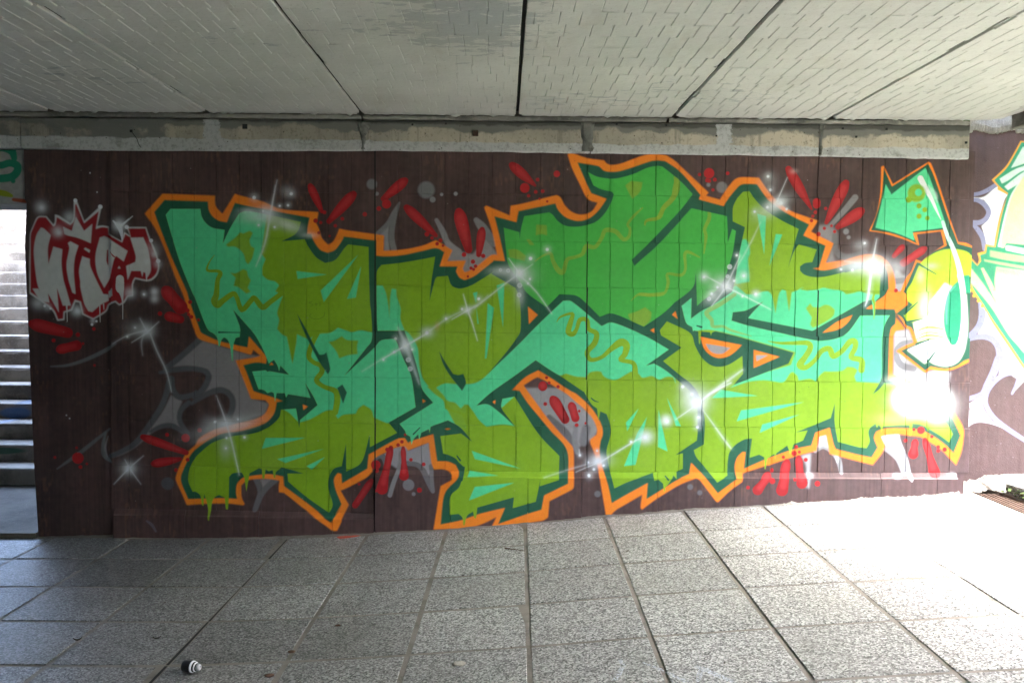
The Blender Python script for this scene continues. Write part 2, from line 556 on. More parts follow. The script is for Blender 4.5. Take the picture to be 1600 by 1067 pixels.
    # ---- orange contour, then dark green inside it
    orange = (A_([(30,220),(170,65),(580,80),(578,130),(590,170),(637,222),(690,140),(735,65),(780,80),(950,125),(1100,185),(1387,208),(1380,250)])
        + B_([(168,440),(192,490),(215,560),(262,612),(300,590),(335,530),(350,488),(440,505),(700,540),(697,660),(850,650),(1000,620),(1105,577),(1160,610),(1235,655),(1195,740),(1340,735),(1315,800),(1330,827),(1372,812),(1440,770),(1500,720),(1545,690),(1590,692)])
        + C_([(185,847),(155,700),(125,590),(82,470),(100,458),(283,535),(290,460),(400,438),(650,375),(680,395),(710,450),(765,505),(840,528),(920,505),(970,435),(890,403),(830,290),(770,165),(735,58),(755,42),(890,88),(1020,105),(1040,130),(1080,142),(1160,128),(1300,75),(1405,53),(1490,62)])
        + D_([(210,68),(280,115),(370,200),(450,275),(537,357),(515,380),(625,412),(650,370),(700,300),(770,240),(930,240),(950,270),(1000,340),(1045,395),(1160,490),(1300,545),(1392,575),(1335,660),(1512,752),(1450,905),(1600,880)])
        + E_([(345,855),(440,820),(530,795),(600,788),(680,800),(735,845),(770,900),(790,970),(800,1060)])
        + E2([(803,115),(860,150),(885,170),(882,235),(800,290),(798,330),(850,390),(870,425),(800,435),(782,475),(778,600),(775,775),(840,795),(920,830)])
        + [(1440,612),(1470,618)]
        + E3([(1420,175),(1480,255),(1525,340),(1528,420),(1510,530),(1470,632),(1420,580),(1340,500),(1240,440),(1190,412),(1100,402),(1020,390),(930,395),(880,412),(918,482),(885,545),(818,630),(700,600),(482,545),(470,480),(455,398),(400,412),(380,520),(240,555),(130,590),(0,635)])
        + D3([(1500,630),(1300,695),(1290,755),(1200,820),(1100,915),(1085,905),(960,742),(930,728),(800,780),(620,890),(510,972),(500,955),(512,855),(400,920),(300,980),(255,1035),(232,1025),(215,920),(190,770),(170,650),(140,530),(112,460),(112,430),(160,395),(165,350),(130,270),(60,190),(0,140)])
        + C3([(1230,30),(1150,-20)]) + C2([(650,1030),(580,985),(500,945),(460,965),(390,1010)])
        + C3([(930,15),(1000,110),(1080,220),(1180,335),(1240,400),(1280,460),(1280,740),(1265,765),(1090,855),(1080,980),(1040,1005),(950,1020),(860,1048),(660,1090),(640,1060),(680,978),(560,1035),(440,1062),(190,1075),(245,740),(330,692),(332,655),(300,625),(250,612),(190,615),(170,560),(150,405),(0,462)])
        + B3([(890,520),(865,488),(800,492),(720,530),(640,570),(605,615),(610,680),(560,730),(450,790),(360,830),(425,940),(375,1045)])
        + A3([(1575,910),(1540,985),(1505,985),(1460,952),(1300,840),(1120,700),(1080,695),(1078,660),(1085,602),(1000,590),(900,590),(830,602),(785,640),(788,730),(812,785),(800,795),(700,782),(540,782),(360,792),(325,710),(275,600),(278,560),(300,500),(350,400),(430,320),(450,280),(520,230),(620,190),(780,150),(900,120),(970,80),(1000,20)])
        + A2([(1000,855),(975,825),(860,815),(800,660),(740,515),(900,490),(935,478),(878,430),(862,472),(770,445),(640,405),(470,355),(435,320),(390,190),(330,0)])
        + A_([(330,850),(260,690),(180,480),(110,330)]))
    P(orange, ORANGE, .9)
    dark = (A_([(105,208),(185,113),(525,125),(532,190),(560,240),(610,275),(672,287),(690,240),(735,135),(800,152),(1000,192),(1320,250),(1305,320),(1300,378),(1330,380),(1350,430),(1400,500),(1460,525),(1520,500),(1580,415)])
        + B_([(385,548),(640,580),(640,698),(720,703),(850,692),(1000,660),(1108,638),(1172,670),(1135,782),(1275,782),(1262,820),(1290,868),(1330,888),(1400,860),(1480,800),(1558,737)])
        + C_([(145,883),(245,890),(200,690),(162,540),(335,587),(350,500),(640,440),(660,490),(720,548),(800,575),(860,572),(920,545),(980,490),(1040,405),(920,362),(880,280),(810,120),(980,150),(1010,180),(1060,193),(1140,188),(1250,155),(1400,106),(1480,108)])
        + D_([(200,112),(290,172),(360,240),(475,375),(460,408),(655,462),(670,430),(740,340),(800,290),(915,290),(970,370),(1020,430),(1150,518),(1322,605),(1277,690),(1450,770),(1400,940),(1350,948),(1440,962),(1600,928)])
        + E_([(340,890),(440,862),(530,850),(640,850),(700,870),(735,930),(745,1060)])
        + E2([(740,110),(715,155),(650,205),(565,262),(790,265),(800,300),(798,380),(765,412),(750,480),(745,600),(740,812),(850,835),(930,862)])
        + [(1440,620),(1470,630)]
        + E3([(1400,225),(1440,262),(1505,402),(1450,540),(1380,470),(1280,400),(1180,355),(1000,343),(900,350),(845,372),(828,420),(857,495),(810,572),(700,550),(530,507),(512,470),(482,340),(370,380),(340,480),(200,510),(0,580)])
        + D3([(1450,600),(1310,662),(1325,530),(1300,530),(1260,572),(1240,640),(1250,735),(1180,785),(1100,845),(1000,720),(900,613),(885,700),(780,745),(660,820),(545,890),(555,765),(400,850),(275,922),(250,800),(210,660),(185,540),(190,450),(207,400),(205,340),(170,260),(100,165),(0,75)])
        + C2([(765,1058),(700,1018),(600,950),(505,893),(400,950),(300,1047)])
        + C3([(860,0),(920,92),(1000,190),(1100,310),(1232,470),(1237,720),(1050,812),(1030,922),(900,962),(690,1035),(745,907),(560,952),(400,1005),(243,1038),(275,800),(370,690),(385,640),(360,580),(300,555),(215,552),(185,340),(0,400)])
        + B3([(890,462),(862,420),(800,430),(580,550),(570,660),(372,775),(367,700),(340,693),(310,740),(322,820),(370,937),(320,1020)])
        + A3([(1570,805),(1492,925),(1440,890),(1300,780),(1118,645),(1112,570),(1000,553),(870,565),(800,580),(752,630),(745,700),(755,745),(620,740),(370,747),(313,600),(340,500),(390,400),(450,340),(540,280),(640,235),(780,215),(920,175),(990,140),(1040,80),(1058,10)])
        + A2([(1060,840),(1110,832),(1030,803),(880,755),(830,620),(800,552),(900,530),(978,540),(978,490),(940,438),(845,328),(835,415),(720,390),(600,360),(480,305),(465,288),(400,110),(370,20)])
        + A_([(360,830),(240,560),(150,330)]))
    P(dark, DARK, .7)

    # ---- the letters' fields
    R1 = (A_([(195,230),(232,183),(465,183),(475,240),(505,290),(560,330),(655,347),(640,455),(700,330),(770,215),(830,200),(1000,230),(1250,285),(1235,340),(1200,385),(1100,435),(1280,420),(1310,480),(1370,560),(1440,605),(1520,580),(1590,490)])
        + B_([(420,610),(580,630),(582,800),(590,1065)])
        + B2([(600,300),(605,500),(560,570),(385,790),(630,560),(680,508),(790,495),(850,650),(912,790),(947,1030)])
        + B3([(735,300),(802,380),(590,492),(587,395),(545,560),(505,630),(405,682),(403,462),(370,640),(310,660),(272,720),(265,810),(300,940),(272,1002)])
        + A3([(1465,850),(1300,735),(1150,610),(1145,547),(1272,548),(1180,520),(1100,500),(1055,535),(1050,580),(1040,585),(1030,520),(1000,530),(975,515),(965,590),(950,585),(945,515),(925,505),(850,545),(825,690),(808,575),(790,540),(720,545),(690,575),(687,740),(680,828),(665,825),(655,735),(610,715),(570,740),(552,800),(545,908),(535,905),(520,790),(495,705),(490,800),(478,795),(465,720),(430,690),(405,690),(370,600),(385,500),(430,420),(480,370),(540,320),(600,290),(720,255),(850,240),(940,215),(1020,170),(1080,110),(1095,50),(1212,40),(1238,192),(1245,130),(1380,15)])
        + A2([(1380,862),(1345,790),(1283,690),(1325,808),(1150,778),(1135,805),(1125,770),(1060,770),(1048,840),(1040,770),(1020,760),(990,770),(960,745),(920,740),(870,602),(975,592),(990,605),(1005,600),(1160,627),(1090,555),(1080,600),(1070,560),(1040,510),(1010,530),(1000,540),(985,500),(960,440),(940,400),(880,300),(720,118),(775,262),(772,332),(740,340),(722,400),(718,520),(712,515),(695,390),(675,350),(650,335),(630,355),(615,405),(608,405),(600,350),(575,310),(520,270),(420,20)])
        + A_([(400,830),(300,580)]))
    cv.region('one', R1)
    R2 = (B_([(645,820),(680,770),(820,755),(1000,725),(1100,705),(1085,800),(1070,900),(1055,1052),(1100,880),(1115,862),(1200,855),(1220,920),(1250,945),(1300,955),(1380,930),(1450,890),(1560,820)])
        + C2([(140,140),(330,250),(362,350),(366,580),(330,650),(240,770),(105,925),(330,712),(510,530),(700,350),(765,355),(1000,547),(1085,520),(1330,620),(1525,730),(1345,857),(1410,840),(1480,880),(1560,942)])
        + [(1086,622)]
        + D3([(950,350),(945,440),(778,552),(835,540),(835,660),(785,682),(780,735),(760,710),(735,745),(710,780),(690,800),(690,830),(680,830),(675,770),(640,740),(605,748),(600,690),(400,757),(295,807),(265,680),(240,560),(242,500),(270,400),(270,330),(240,235),(190,212),(175,290),(165,190),(120,155),(60,55)])
        + C2([(860,1060),(690,945),(600,890),(485,813),(330,928),(140,1062)])
        + C3([(522,117),(610,108),(700,170),(828,285),(720,140),(725,65),(820,48),(1000,330),(1170,510),(1165,692),(1015,740),(1022,680),(985,860),(805,910),(815,825),(530,905),(520,990),(505,985),(498,935),(450,970),(430,1045),(420,1040),(415,985),(385,955),(315,962),(320,820),(390,745),(420,640),(430,600),(385,560),(360,530),(310,505),(262,492),(240,355),(400,335),(490,400),(400,290),(300,232),(180,275)])
        + B3([(1062,335),(1058,385),(1050,350),(990,380),(975,435),(968,390),(930,430),(915,475),(905,410),(872,390),(865,365),(850,345),(822,310),(1085,145),(1000,40),(975,-70)])
        + B2([(930,620),(860,435),(650,435),(643,300),(640,80)]))
    cv.region('two', R2)
    R3 = (C_([(235,630),(358,665),(360,722),(370,640),(395,540),(590,510),(620,530),(660,580),(720,615),(800,622),(880,610),(960,580),(1030,510),(1080,420),(1095,370),(1080,350),(1000,332),(935,300),(895,197),(960,230),(1040,245),(1120,245),(1250,210),(1350,165),(1430,148),(1480,155)])
        + D_([(170,150),(260,220),(330,280),(410,365),(405,420),(400,478),(660,535),(680,542),(685,650),(686,745),(720,640),(750,655),(725,820)])
        + [(1140,412),(1130,440),(1118,455),(1098,470),(1089,478),(1088,440)]
        + D2([(437,130),(410,250),(250,380)]) + C2([(1590,345),(1480,450),(1330,552),(1090,450),(985,475),(880,370),(800,310),(670,300),(570,400),(420,290)])
        + [(812,440),(795,415),(791,392)])
    cv.region('three', R3)
    R4 = ([(1042,502)] + D2([(390,600),(430,700),(480,790),(550,850),(620,865),(700,845),(800,780),(805,920),(730,1007),(840,965),(1160,840),(1200,755),(800,640),(590,588),(560,600),(555,625),(548,595),(480,590),(468,690),(460,680),(455,590),(420,580),(415,590),(408,555),(360,520),(325,390),(402,328),(398,490),(480,430),(560,390),(720,280)])
        + [(1150,430),(1154,402)] + D_([(800,720),(820,625),(725,580),(725,500),(730,460),(760,400),(805,350),(855,345),(900,410),(980,490),(1100,570),(1240,640),(1210,740),(1155,947),(1200,820),(1240,760),(1380,800),(1345,900),(1290,905),(1250,932),(1250,965),(1285,997),(1360,1015),(1450,1010),(1600,975)])
        + E_([(400,930),(560,900),(690,950)]) + E2([(680,0),(670,170),(640,200),(635,300),(625,345),(620,270),(610,190),(540,210),(150,432),(130,430)])
        + D2([(1330,580),(845,485),(890,430),(965,355),(880,400),(820,427),(725,440),(715,505),(850,545),(1200,625)])
        + E2([(170,510),(250,510),(350,490),(430,440),(520,317),(752,313),(715,380),(695,470),(690,600),(690,740),(680,820),(620,928),(670,890),(710,840),(800,862),(920,902)])
        + E3([(1400,310),(1445,390),(1415,455),(1340,400),(1260,352),(1250,375),(1240,345),(1200,320),(1130,308),(1120,400),(1108,405),(1105,322),(1040,320),(900,330),(885,380),(878,330),(860,318),(852,345),(840,310),(800,340),(785,380),(795,450),(770,500),(700,490),(545,450),(520,300),(522,150),(490,265),(360,320),(215,377),(310,360),(275,440),(200,470),(170,560),(165,520),(150,480),(65,540),(60,580),(50,570)])
        + D3([(1560,545),(1555,590),(1550,545),(1495,580),(1480,665),(1472,660),(1470,570),(1430,550),(1355,575),(1375,425),(1320,430),(1250,470),(1200,530),(1185,600),(1180,710),(1095,762),(1000,640),(940,570),(920,515),(1000,470),(1005,270)])
        + [(1092,618),(1080,600)] + D2([(300,920),(180,820),(325,715),(165,620),(155,580)]))
    cv.region('four', R4)
    for m in ('one', 'two', 'four'):
        cv.lay((np.ones((cv.h, cv.w), np.float32), 0, cv.w, 0, cv.h), OLIVE, 1, m)
    cv.lay((np.ones((cv.h, cv.w), np.float32), 0, cv.w, 0, cv.h), GREEN, 1, 'three')

    # ---- mint fields and shards
    P([(250,318),(416,322),(416,340),(412,370),(408,396),(415,405),(410,418),(410,430),(418,437),(430,440),(436,446),(430,455),(442,462),(436,478),(433,490),(436,500),(433,514),(440,522),(448,526),(457,569),(460,552),(463,536),(464,522),(472,526),(482,530),(498,522),(516,520),(528,512),(540,516),(550,519),(564,516),(580,519),(610,519),(690,640),(608,661),(600,659),(584,652),(580,640),(568,632),(560,638),(556,646),(536,648),(528,654),(520,640),(508,642),(486,654),(468,660),(440,639),(380,640),(250,500)], TEAL, .7, 1, 'one')
    P(B2([(640,80),(690,82),(715,140),(735,250),(742,340),(748,180),(760,105),(795,110),(800,170),(830,260),(828,340),(860,432),(640,435)]), TEAL, .7, 1, 'two')
    P(B2([(860,430),(900,460),(960,560),(975,700),(1000,800),(1050,870),(1085,900),(1120,870),(1180,845),(1290,850),(1440,830),(1600,680)]) + [(842,500),(880,462),(900,466),(940,505),(960,500),(1010,522),(1050,546),(1056,600)]
      + C2([(1560,945),(1510,942),(1450,967),(1420,950),(1390,935),(1330,950),(1310,945),(1290,920),(1230,900),(1180,930),(1110,967),(1050,957),(1010,930),(1000,905),(970,898),(910,908),(880,945),(800,940),(720,918),(690,930)])
      + [(840,590),(780,640)] + C3([(822,277),(720,265),(600,282),(540,230),(500,170),(450,110),(430,220),(440,292),(380,300)])
      + [(676,668),(640,700),(615,690),(615,640),(640,560)], TEAL, .7, 1, 'two')
    P([(1050,456),(1112,470),(1150,446)] + D2([(830,300),(900,298),(960,278),(1000,275),(1030,305),(1058,450),(1085,300),(1110,262),(1140,272),(1165,437),(1185,285),(1230,268),(1270,248),(1320,275)])
      + E2([(40,108),(70,95),(110,118),(190,112),(230,98),(300,112),(370,120),(410,150),(460,142),(520,128),(600,150),(800,150),(800,850),(680,842),(490,832),(475,790),(500,740),(470,720),(420,715),(380,745),(300,752),(240,750),(200,785),(175,830),(130,808),(40,822),(30,785),(0,760)])
      + D2([(1200,905),(1175,912),(1130,978),(1100,988),(980,970),(850,982)]) + [(1140,606)] + D2([(820,960),(1180,850),(1215,750),(590,582),(380,590),(280,400)]), TEAL, .7, 1, 'four')
    P([(1160,374),(1166,374),(1170,382),(1172,396),(1169,404),(1170,422),(1171,440),(1150,444),(1138,410)], TEAL, 1, 1, 'four')
    for f, q in ((A_, [(1215,668),(1455,695),(1225,730)]), (B_, [(500,690),(205,970),(230,1060)]), (B_, [(522,780),(410,1035),(480,1025)]),
                 (A3, [(975,270),(1285,268),(945,355)]), (A3, [(1065,435),(1430,355),(1130,465)]), (A3, [(1295,490),(1440,418),(1335,518)]),
                 (C2, [(110,370),(160,405),(100,800),(88,800)]), (C2, [(180,230),(240,210),(230,560)]), (B2, [(1395,140),(1430,130),(1420,220)]),
                 (B2, [(1420,240),(1440,380),(1430,380)]),
                 (C3, [(485,470),(870,610),(510,535)]), (C3, [(470,625),(695,660),(452,670)]), (C3, [(510,745),(818,712),(465,850)]),
                 (D3, [(490,190),(390,300),(400,368)]), (D3, [(555,255),(480,380),(375,640),(465,630)]), (D3, [(645,200),(715,525),(640,490)]),
                 (D3, [(710,105),(820,330),(780,325)]), (D_, [(915,520),(985,540),(970,840)]), (D_, [(1060,680),(1112,683),(1010,930)]),
                 (D3, [(1130,43),(1420,92),(1060,110)])):
        P(f(q), TEAL, .5, 1, None, False)
    P([(1158,641),(1256,628),(1151,658)], TEAL, .5, 1, None, False)
    P([(1191,663),(1250,647),(1187,676)], TEAL, .5, 1, None, False)

    # ---- olive blots and worms on the mint and green
    for m, f, q in (('one', A_, [(665,462),(700,435),(745,400),(775,365),(800,375),(850,353),(875,370),(850,430),(862,475),(890,490),(870,570),(840,615),(820,595),(800,530),(740,480),(680,478)]),
                    ('one', A_, [(695,678),(740,685),(800,653),(830,665),(840,710),(860,740),(835,800),(858,830),(825,845),(760,793),(725,785),(740,720)]),
                    ('one', B2, [(265,520),(310,512),(370,475),(410,505),(500,510),(490,560),(495,615),(420,625),(350,650),(330,600),(300,560)]),
                    ('two', B2, [(1035,870),(1090,860),(1130,900),(1175,950),(1195,1010),(1240,1050),(1280,1060),(1345,1080),(1330,1300),(1200,1060),(1165,980),(1100,930)]),
                    ('two', C3, [(265,60),(310,85),(355,95),(400,140),(430,108),(460,112),(500,170),(540,230),(600,290),(440,300),(430,240),(400,190),(310,160),(275,140)]),
                    ('three', C_, [(1185,300),(1230,265),(1320,275),(1300,350),(1240,405),(1215,360)]),
                    ('three', C_, [(490,605),(570,610),(575,690),(530,680),(485,690)]),
                    ('three', C2, [(1205,455),(1280,430),(1340,400),(1390,440),(1380,500),(1330,552),(1230,510)]),
                    ('three', C_, [(270,800),(340,800),(410,850),(400,890),(280,860)]),
                    ('three', C_, [(410,720),(440,720),(475,765),(440,765)]),
                    ('four', E2, [(95,260),(130,220),(150,248),(200,252),(240,232),(285,238),(322,270),(310,320),(240,370),(150,412),(128,385),(142,330)])):
        P(f(q), OLIVE if m != 'three' else (.23,.36,.03), .8, .95 if m != 'three' else .8, m)
    K(A_([(575,545),(535,600),(520,662),(600,668),(622,690),(600,740),(590,850),(575,900),(600,930),(640,900),(720,845),(750,875),(790,970),(860,900),(890,880),(950,950),(1010,910),(1110,835)]), [1,2,4,5,7,7,9,11,11,9,8,7,8,8,8,9,8,8], OLIVE, .9)
    K(B2([(180,455),(140,530),(112,630),(150,680),(205,705),(215,755),(172,820),(230,870),(320,905),(335,970),(320,1070)]), [7,8,8,7,8,8,8,7,9,10,9], OLIVE, 1, 1, 'one')
    K(C2([(650,515),(680,475),(770,450),(760,510),(740,590),(775,610),(805,570),(830,500),(885,500),(900,570),(960,605),(945,680),(888,750),(915,810),(1000,790),(1070,730),(1150,675),(1195,700),(1180,770),(1150,810),(1245,835),(1262,900),(1250,980)]), [1,3,5,8,9,8,6,7,7,7,8,9,8,7,6,8,12,11,9,7,7,9,12], OLIVE, .9, 1, 'two')
    lo = (.235,.37,.03)
    K(C_([(480,890),(540,850),(600,830),(620,890),(660,960),(700,975),(730,880),(790,860),(850,835),(880,775),(950,780),(1000,710),(1030,650),(1110,660),(1170,720),(1212,700),(1222,640),(1205,600),(1260,530),(1320,475)]), [2,3,5,6,8,7,6,5,6,7,6,6,7,7,6,5,4,4,4,2], lo, 1.5, .75, 'three')
    K(C_([(1590,250),(1570,330),(1560,400),(1500,450),(1460,520),(1430,560),(1350,575),(1340,610)]), [7,7,7,6,6,5,4,2], lo, 1.2, .8, 'three')
    K(D_([(285,240),(288,330),(240,420),(180,480),(150,550),(60,570),(35,605)]), [9,9,8,7,6,4,2], lo, 1.2, .8, 'three')
    K(D_([(540,500),(540,560),(505,640),(515,700),(500,830)]), [5,6,5,5,2], lo, 1.2, .75, 'three')
    K(D_([(465,860),(380,820),(350,840),(355,950),(320,1000),(215,990),(220,1060),(180,1150),(40,1152),(0,1150)]), [2,5,5,4,5,4,5,4,5,5], lo, 1.2, .75, 'three')
    K(C2([(1230,350),(1290,300),(1380,305),(1480,290)]), [1,4,6,4], lo, 1.2, .7, 'three')
    K(E2([(-200,515),(-110,530),(0,530),(110,530),(130,570),(90,640),(50,700),(95,720),(170,660),(220,590),(280,575),(310,632),(380,590),(440,520),(480,520),(480,570),(450,640),(530,665),(530,740)]), [1,4,6,8,9,9,11,8,7,8,9,9,8,9,9,8,8,9,10], OLIVE, .9, 1, 'four')
    K(D2([(740,300),(620,380),(520,440),(560,500),(570,550),(650,550),(710,580),(870,625)]), [6,7,7,6,5,4,4,1], (.27,.38,.06), 1.5, .7, 'four')

    # ---- dark cuts inside the letters
    for f, q in ((A2, [(1220,148),(1290,270),(1350,390),(1395,470),(1430,468),(1450,450),(1480,585),(1460,622),(1380,500),(1270,280)]),
                 (B2, [(335,880),(375,853),(410,915),(380,1002)]),
                 (B2, [(1130,590),(1180,680),(1240,770),(1280,780),(1320,770),(1340,840),(1310,902),(1220,790),(1160,690)]),
                 (C_, [(1236,880),(1330,790),(1500,628),(1610,515),(1620,570),(1430,768),(1255,928)]),
                 (D_, [(0,830),(300,510),(420,360),(440,440),(395,485),(130,772),(-10,890)])):
        P(f(q), DARK, .5)
    K(A2([(800,498-200+0),(650,300-4),(610,296)]), [1,2,3], DARK, .6)
    K(C3([(370,510),(395,545)]), [2,3], DARK, .6); K(C3([(365,560),(385,600)]), [3,1], DARK, .6)
    K(C3([(425,600),(405,690)]), [3,5], DARK, .6); K(C3([(80,290),(30,340)]), [1.5,2.5], DARK, .6)
    K(D3([(120,110),(145,130),(175,140)]), [2,2,1], DARK, .6)
    K(D2([(445,545),(480,555)]), [2,3], DARK, .6)
    K(D3([(695,715),(715,740)]), [2,3], DARK, .6)
    # thin scratched scribble on the first letter
    for q in ([(1340,905),(1315,915),(1345,930),(1320,945)], [(1368,915),(1370,940)], [(1358,928),(1382,926)], [(1400,910),(1400,940)], [(1330,1000),(1320,1020),(1350,1040),(1390,1042),(1430,1020),(1435,990)], [(1370,960),(1371,970)]):
        K(A_(q), .7, (.05,.09,.01), .6, .55)
    # slivers of orange where strokes cross
    for f, q in ((C2, [(425,395),(502,460),(432,532)]), (C2, [(1550,460),(1577,430),(1595,492)]), (C2, [(1380,580),(1412,562),(1412,600)]),
                 (B3, [(1000,118),(1028,132),(1003,147)]), (B3, [(1548,140),(1570,123),(1568,157)]), (A2, [(1265,858),(1307,875),(1270,902)]),
                 (A2, [(1020,530),(1037,550),(1005,552)]), (B3, [(1172,350),(1200,344),(1222,350),(1195,357)])):
        P(f(q), ORANGE, .5, 1, None, False)
    P([(1285,520),(1294,513),(1306,504),(1318,498),(1332,492),(1327,501),(1318,510),(1306,516)], ORANGE, .5)
    P(D2([(470,630),(640,665),(797,695),(740,750),(680,787),(610,797),(545,770),(500,720)]), ORANGE, .5)
    P(D2([(512,685),(610,700),(708,718),(650,760),(590,762),(545,738)]), (.30,.28,.30), .5)
    P(D2([(888,733),(1092,787),(888,874)]), ORANGE, .5, 1, None, False)
    P(D2([(905,775),(1002,775),(910,822)]), (.30,.28,.30), .5, 1, None, False)
    K(E2([(630,145),(620,185),(632,230),(628,340)]), [3,4,3,1], OLIVE, .7)

    # ---- the arrow that loops off to the right
    P(E_([(684,104),(704,96),(776,240),(1053,66),(1072,76),(1115,184),(1215,488),(1286,692),(1350,700),(1400,724)]) + [(1522,392),(1522,560)]
      + E2([(1350,690),(1240,738),(1150,748),(1068,735),(1030,765),(800,592),(860,555),(938,525),(905,430),(880,412),(845,350),(800,290),(880,240),(888,170),(825,152),(850,90),(880,20)])
      + E_([(920,920),(955,828),(1000,845),(1062,792),(1176,714),(1150,608),(962,630),(982,718),(960,710),(850,666),(700,622),(590,606),(650,468),(678,300)]), ORANGE, .6)
    P(E_([(705,112),(768,258),(1052,80),(1098,180),(1200,480),(1285,705),(1400,735)]) + [(1522,394),(1522,560)]
      + E2([(1340,665),(1270,712),(1180,730),(1070,712),(1030,745),(835,590),(972,530),(920,412),(880,392),(850,335),(800,300),(890,232),(897,165),(858,130),(895,50)])
      + E_([(925,930),(962,848),(1000,857),(1080,775),(1195,720),(1170,597),(930,620),(965,705),(880,665),(750,622),(605,600),(660,440),(690,300)]), DARK, .5)
    P(E_([(720,240),(765,320),(1030,113),(1060,180),(1130,380),(1190,560),(1168,580),(930,610),(945,680),(800,622),(640,580),(680,420),(700,330)]), TEAL, .5)
    yel = (.40,.56,.02)
    P(E_([(985,868),(1060,800),(1150,757),(1230,745),(1290,750),(1350,765),(1400,800)]) + [(1522,410),(1519,432)] + E_([(1330,965),(1335,1080)])
      + E2([(1350,150),(1362,400),(1345,540),(1325,615),(1280,680),(1200,712),(1110,700),(1058,672),(1025,692),(888,585),(980,540),(950,460),(930,370),(888,364),(858,308),(930,230),(890,200),(883,125),(925,55)]), yel, .5)
    P(E2([(1180,60),(1110,150),(1060,220),(1068,300),(1000,345),(935,372),(955,470),(982,540),(888,585),(1025,690),(1058,668),(1110,697),(1200,710),(1280,678),(1325,610),(1345,540),(1362,400),(1350,150),(1312,150),(1310,350),(1290,480),(1240,552),(1205,500),(1175,400),(1180,250),(1240,90)]), WHITE, 1.2)
    for y0, w in ((415, 4), (455, 2.5), (478, 3.5), (505, 2)):
        K(E2([(960,y0+25),(1020,y0-2),(1080,y0-8),(1165,y0+5)]), [1,w,w,w*.6], yel, 1.2, .9)
    cv.glow(1445, 480, 10, 22, WHITE, .75)
    P(E2([(1285,45),(1225,110),(1190,200),(1173,330),(1182,430),(1210,510),(1240,548),(1270,540),(1295,480),(1310,350),(1308,180),(1298,60)]), (.014,.30,.15), .6)
    P(E_([(1320,955),(1375,950),(1390,1090),(1340,1090)]), (.014,.30,.15), .6)
    K(E2([(1268,80),(1215,140),(1195,250),(1195,380)]), [1,3,4,2], (.2,.5,.4), 3, .5)
    K(E_([(1165,535),(1200,640),(1245,740),(1285,860),(1310,980),(1325,1090)]) , [5,6,7,8,9,9], (.50,.74,.62), .7)
    K(E2([(1300,0),(1325,150),(1332,330),(1310,500)]), [9,8,8,8], WHITE, .8)
    K(E_([(990,195),(1030,270),(1075,350),(1110,430),(1150,515)]), [9,8,6,4,1], WHITE, .8)
    K(E_([(1050,250),(1100,320),(1120,380)]), [2,8,2], SPRAY, 4, .35)
    cv.dot(1432, 302, 14, OLIVE, 4, .95); cv.dot(1435, 301, 5.5, TEAL, 2)
    for x, y, r in ((1436,322,4),(1445,328,4),(1436,338,4),(1449,341,3.5),(1420,312,5)): cv.dot(x, y, r, OLIVE, 2)
    for f, q, w in ((E2, [(865,302),(970,210)], [4,1]), (E2, [(885,367),(1010,340)], [4,1]), (E2, [(960,537),(1075,498)], [4,1]), (E2, [(1050,672),(1122,578)], [4,1]), (E_, [(985,868),(1112,942)], [3,1])):
        K(f(q), w, DARK, .6)
    cv.glow(1455, 416, 10, 5, (.45,.7,.5), .5); cv.glow(1438, 432, 6, 10, (.5,.75,.6), .45)

    # ---- red petals and drops
    def petal(x1, y1, x2, y2, r1, r2, sf=1.2, al=1.0, col=RED):
        q = lambda f: (x1 + (x2-x1)*f, y1 + (y2-y1)*f)
        K([q(-.06), q(.12), q(.5), q(1)], [1.2*r1, 1.9*r1, 1.8*r1, 2*r2], (.33,.007,.010), sf, al)
        K([q(.06), q(.3), q(.85)], [1.0*r1, 1.15*r1, .9*r2], (.60,.045,.050), r1 * .8, .42 * al)
    for a in ((486,293,503,331,6.5,2.5),(550,306,514,346,8.5,4),(631,284,599,311,8,4),(638,327,681,368,8,3),(718,335,732,390,10.5,6),(753,361,748,398,7,4),
              (802,260,836,290,8,2),(1234,268,1268,327,8,1.5),(1320,290,1291,348,9,3),(1344,331,1309,355,9,4),(1410,386,1397,400,5,3.5),(1443,390,1412,411,6.5,6),
              (227,684,291,707,7,4),(242,724,281,717,7,3),(610,703,598,762,6,9),(630,702,632,742,4.5,7.5),(579,753,555,789,6,5),
              (1229,724,1220,764,8,9.5),(1248,717,1251,753,6.5,9),(1199,742,1182,764,7,8),(1430,690,1427,709,6,8),(1446,690,1460,738,6,9),
              (865,625,883,655,9,7),(893,633,899,653,7,6.5),(848,602,848,604,7,7),(260,455,282,480,11,11),(263,494,282,499,8,6)):
        petal(*a)
    for x, y, rx, ry in ((56,508,10,8),):
        petal(52,507,104,520,10.5,8); petal(92,546,118,540,8,8)
    for x, y, r in ((604,319,7),(820,294,7.5),(870,272,5),(1108,271,8),(1276,316,6),(1276,320,6),(587,726,7.5),(1439,672,6),(120,716,9),(290,684,6.5),(1108,283,3)): cv.dot(x, y, r, RED, 1.6)
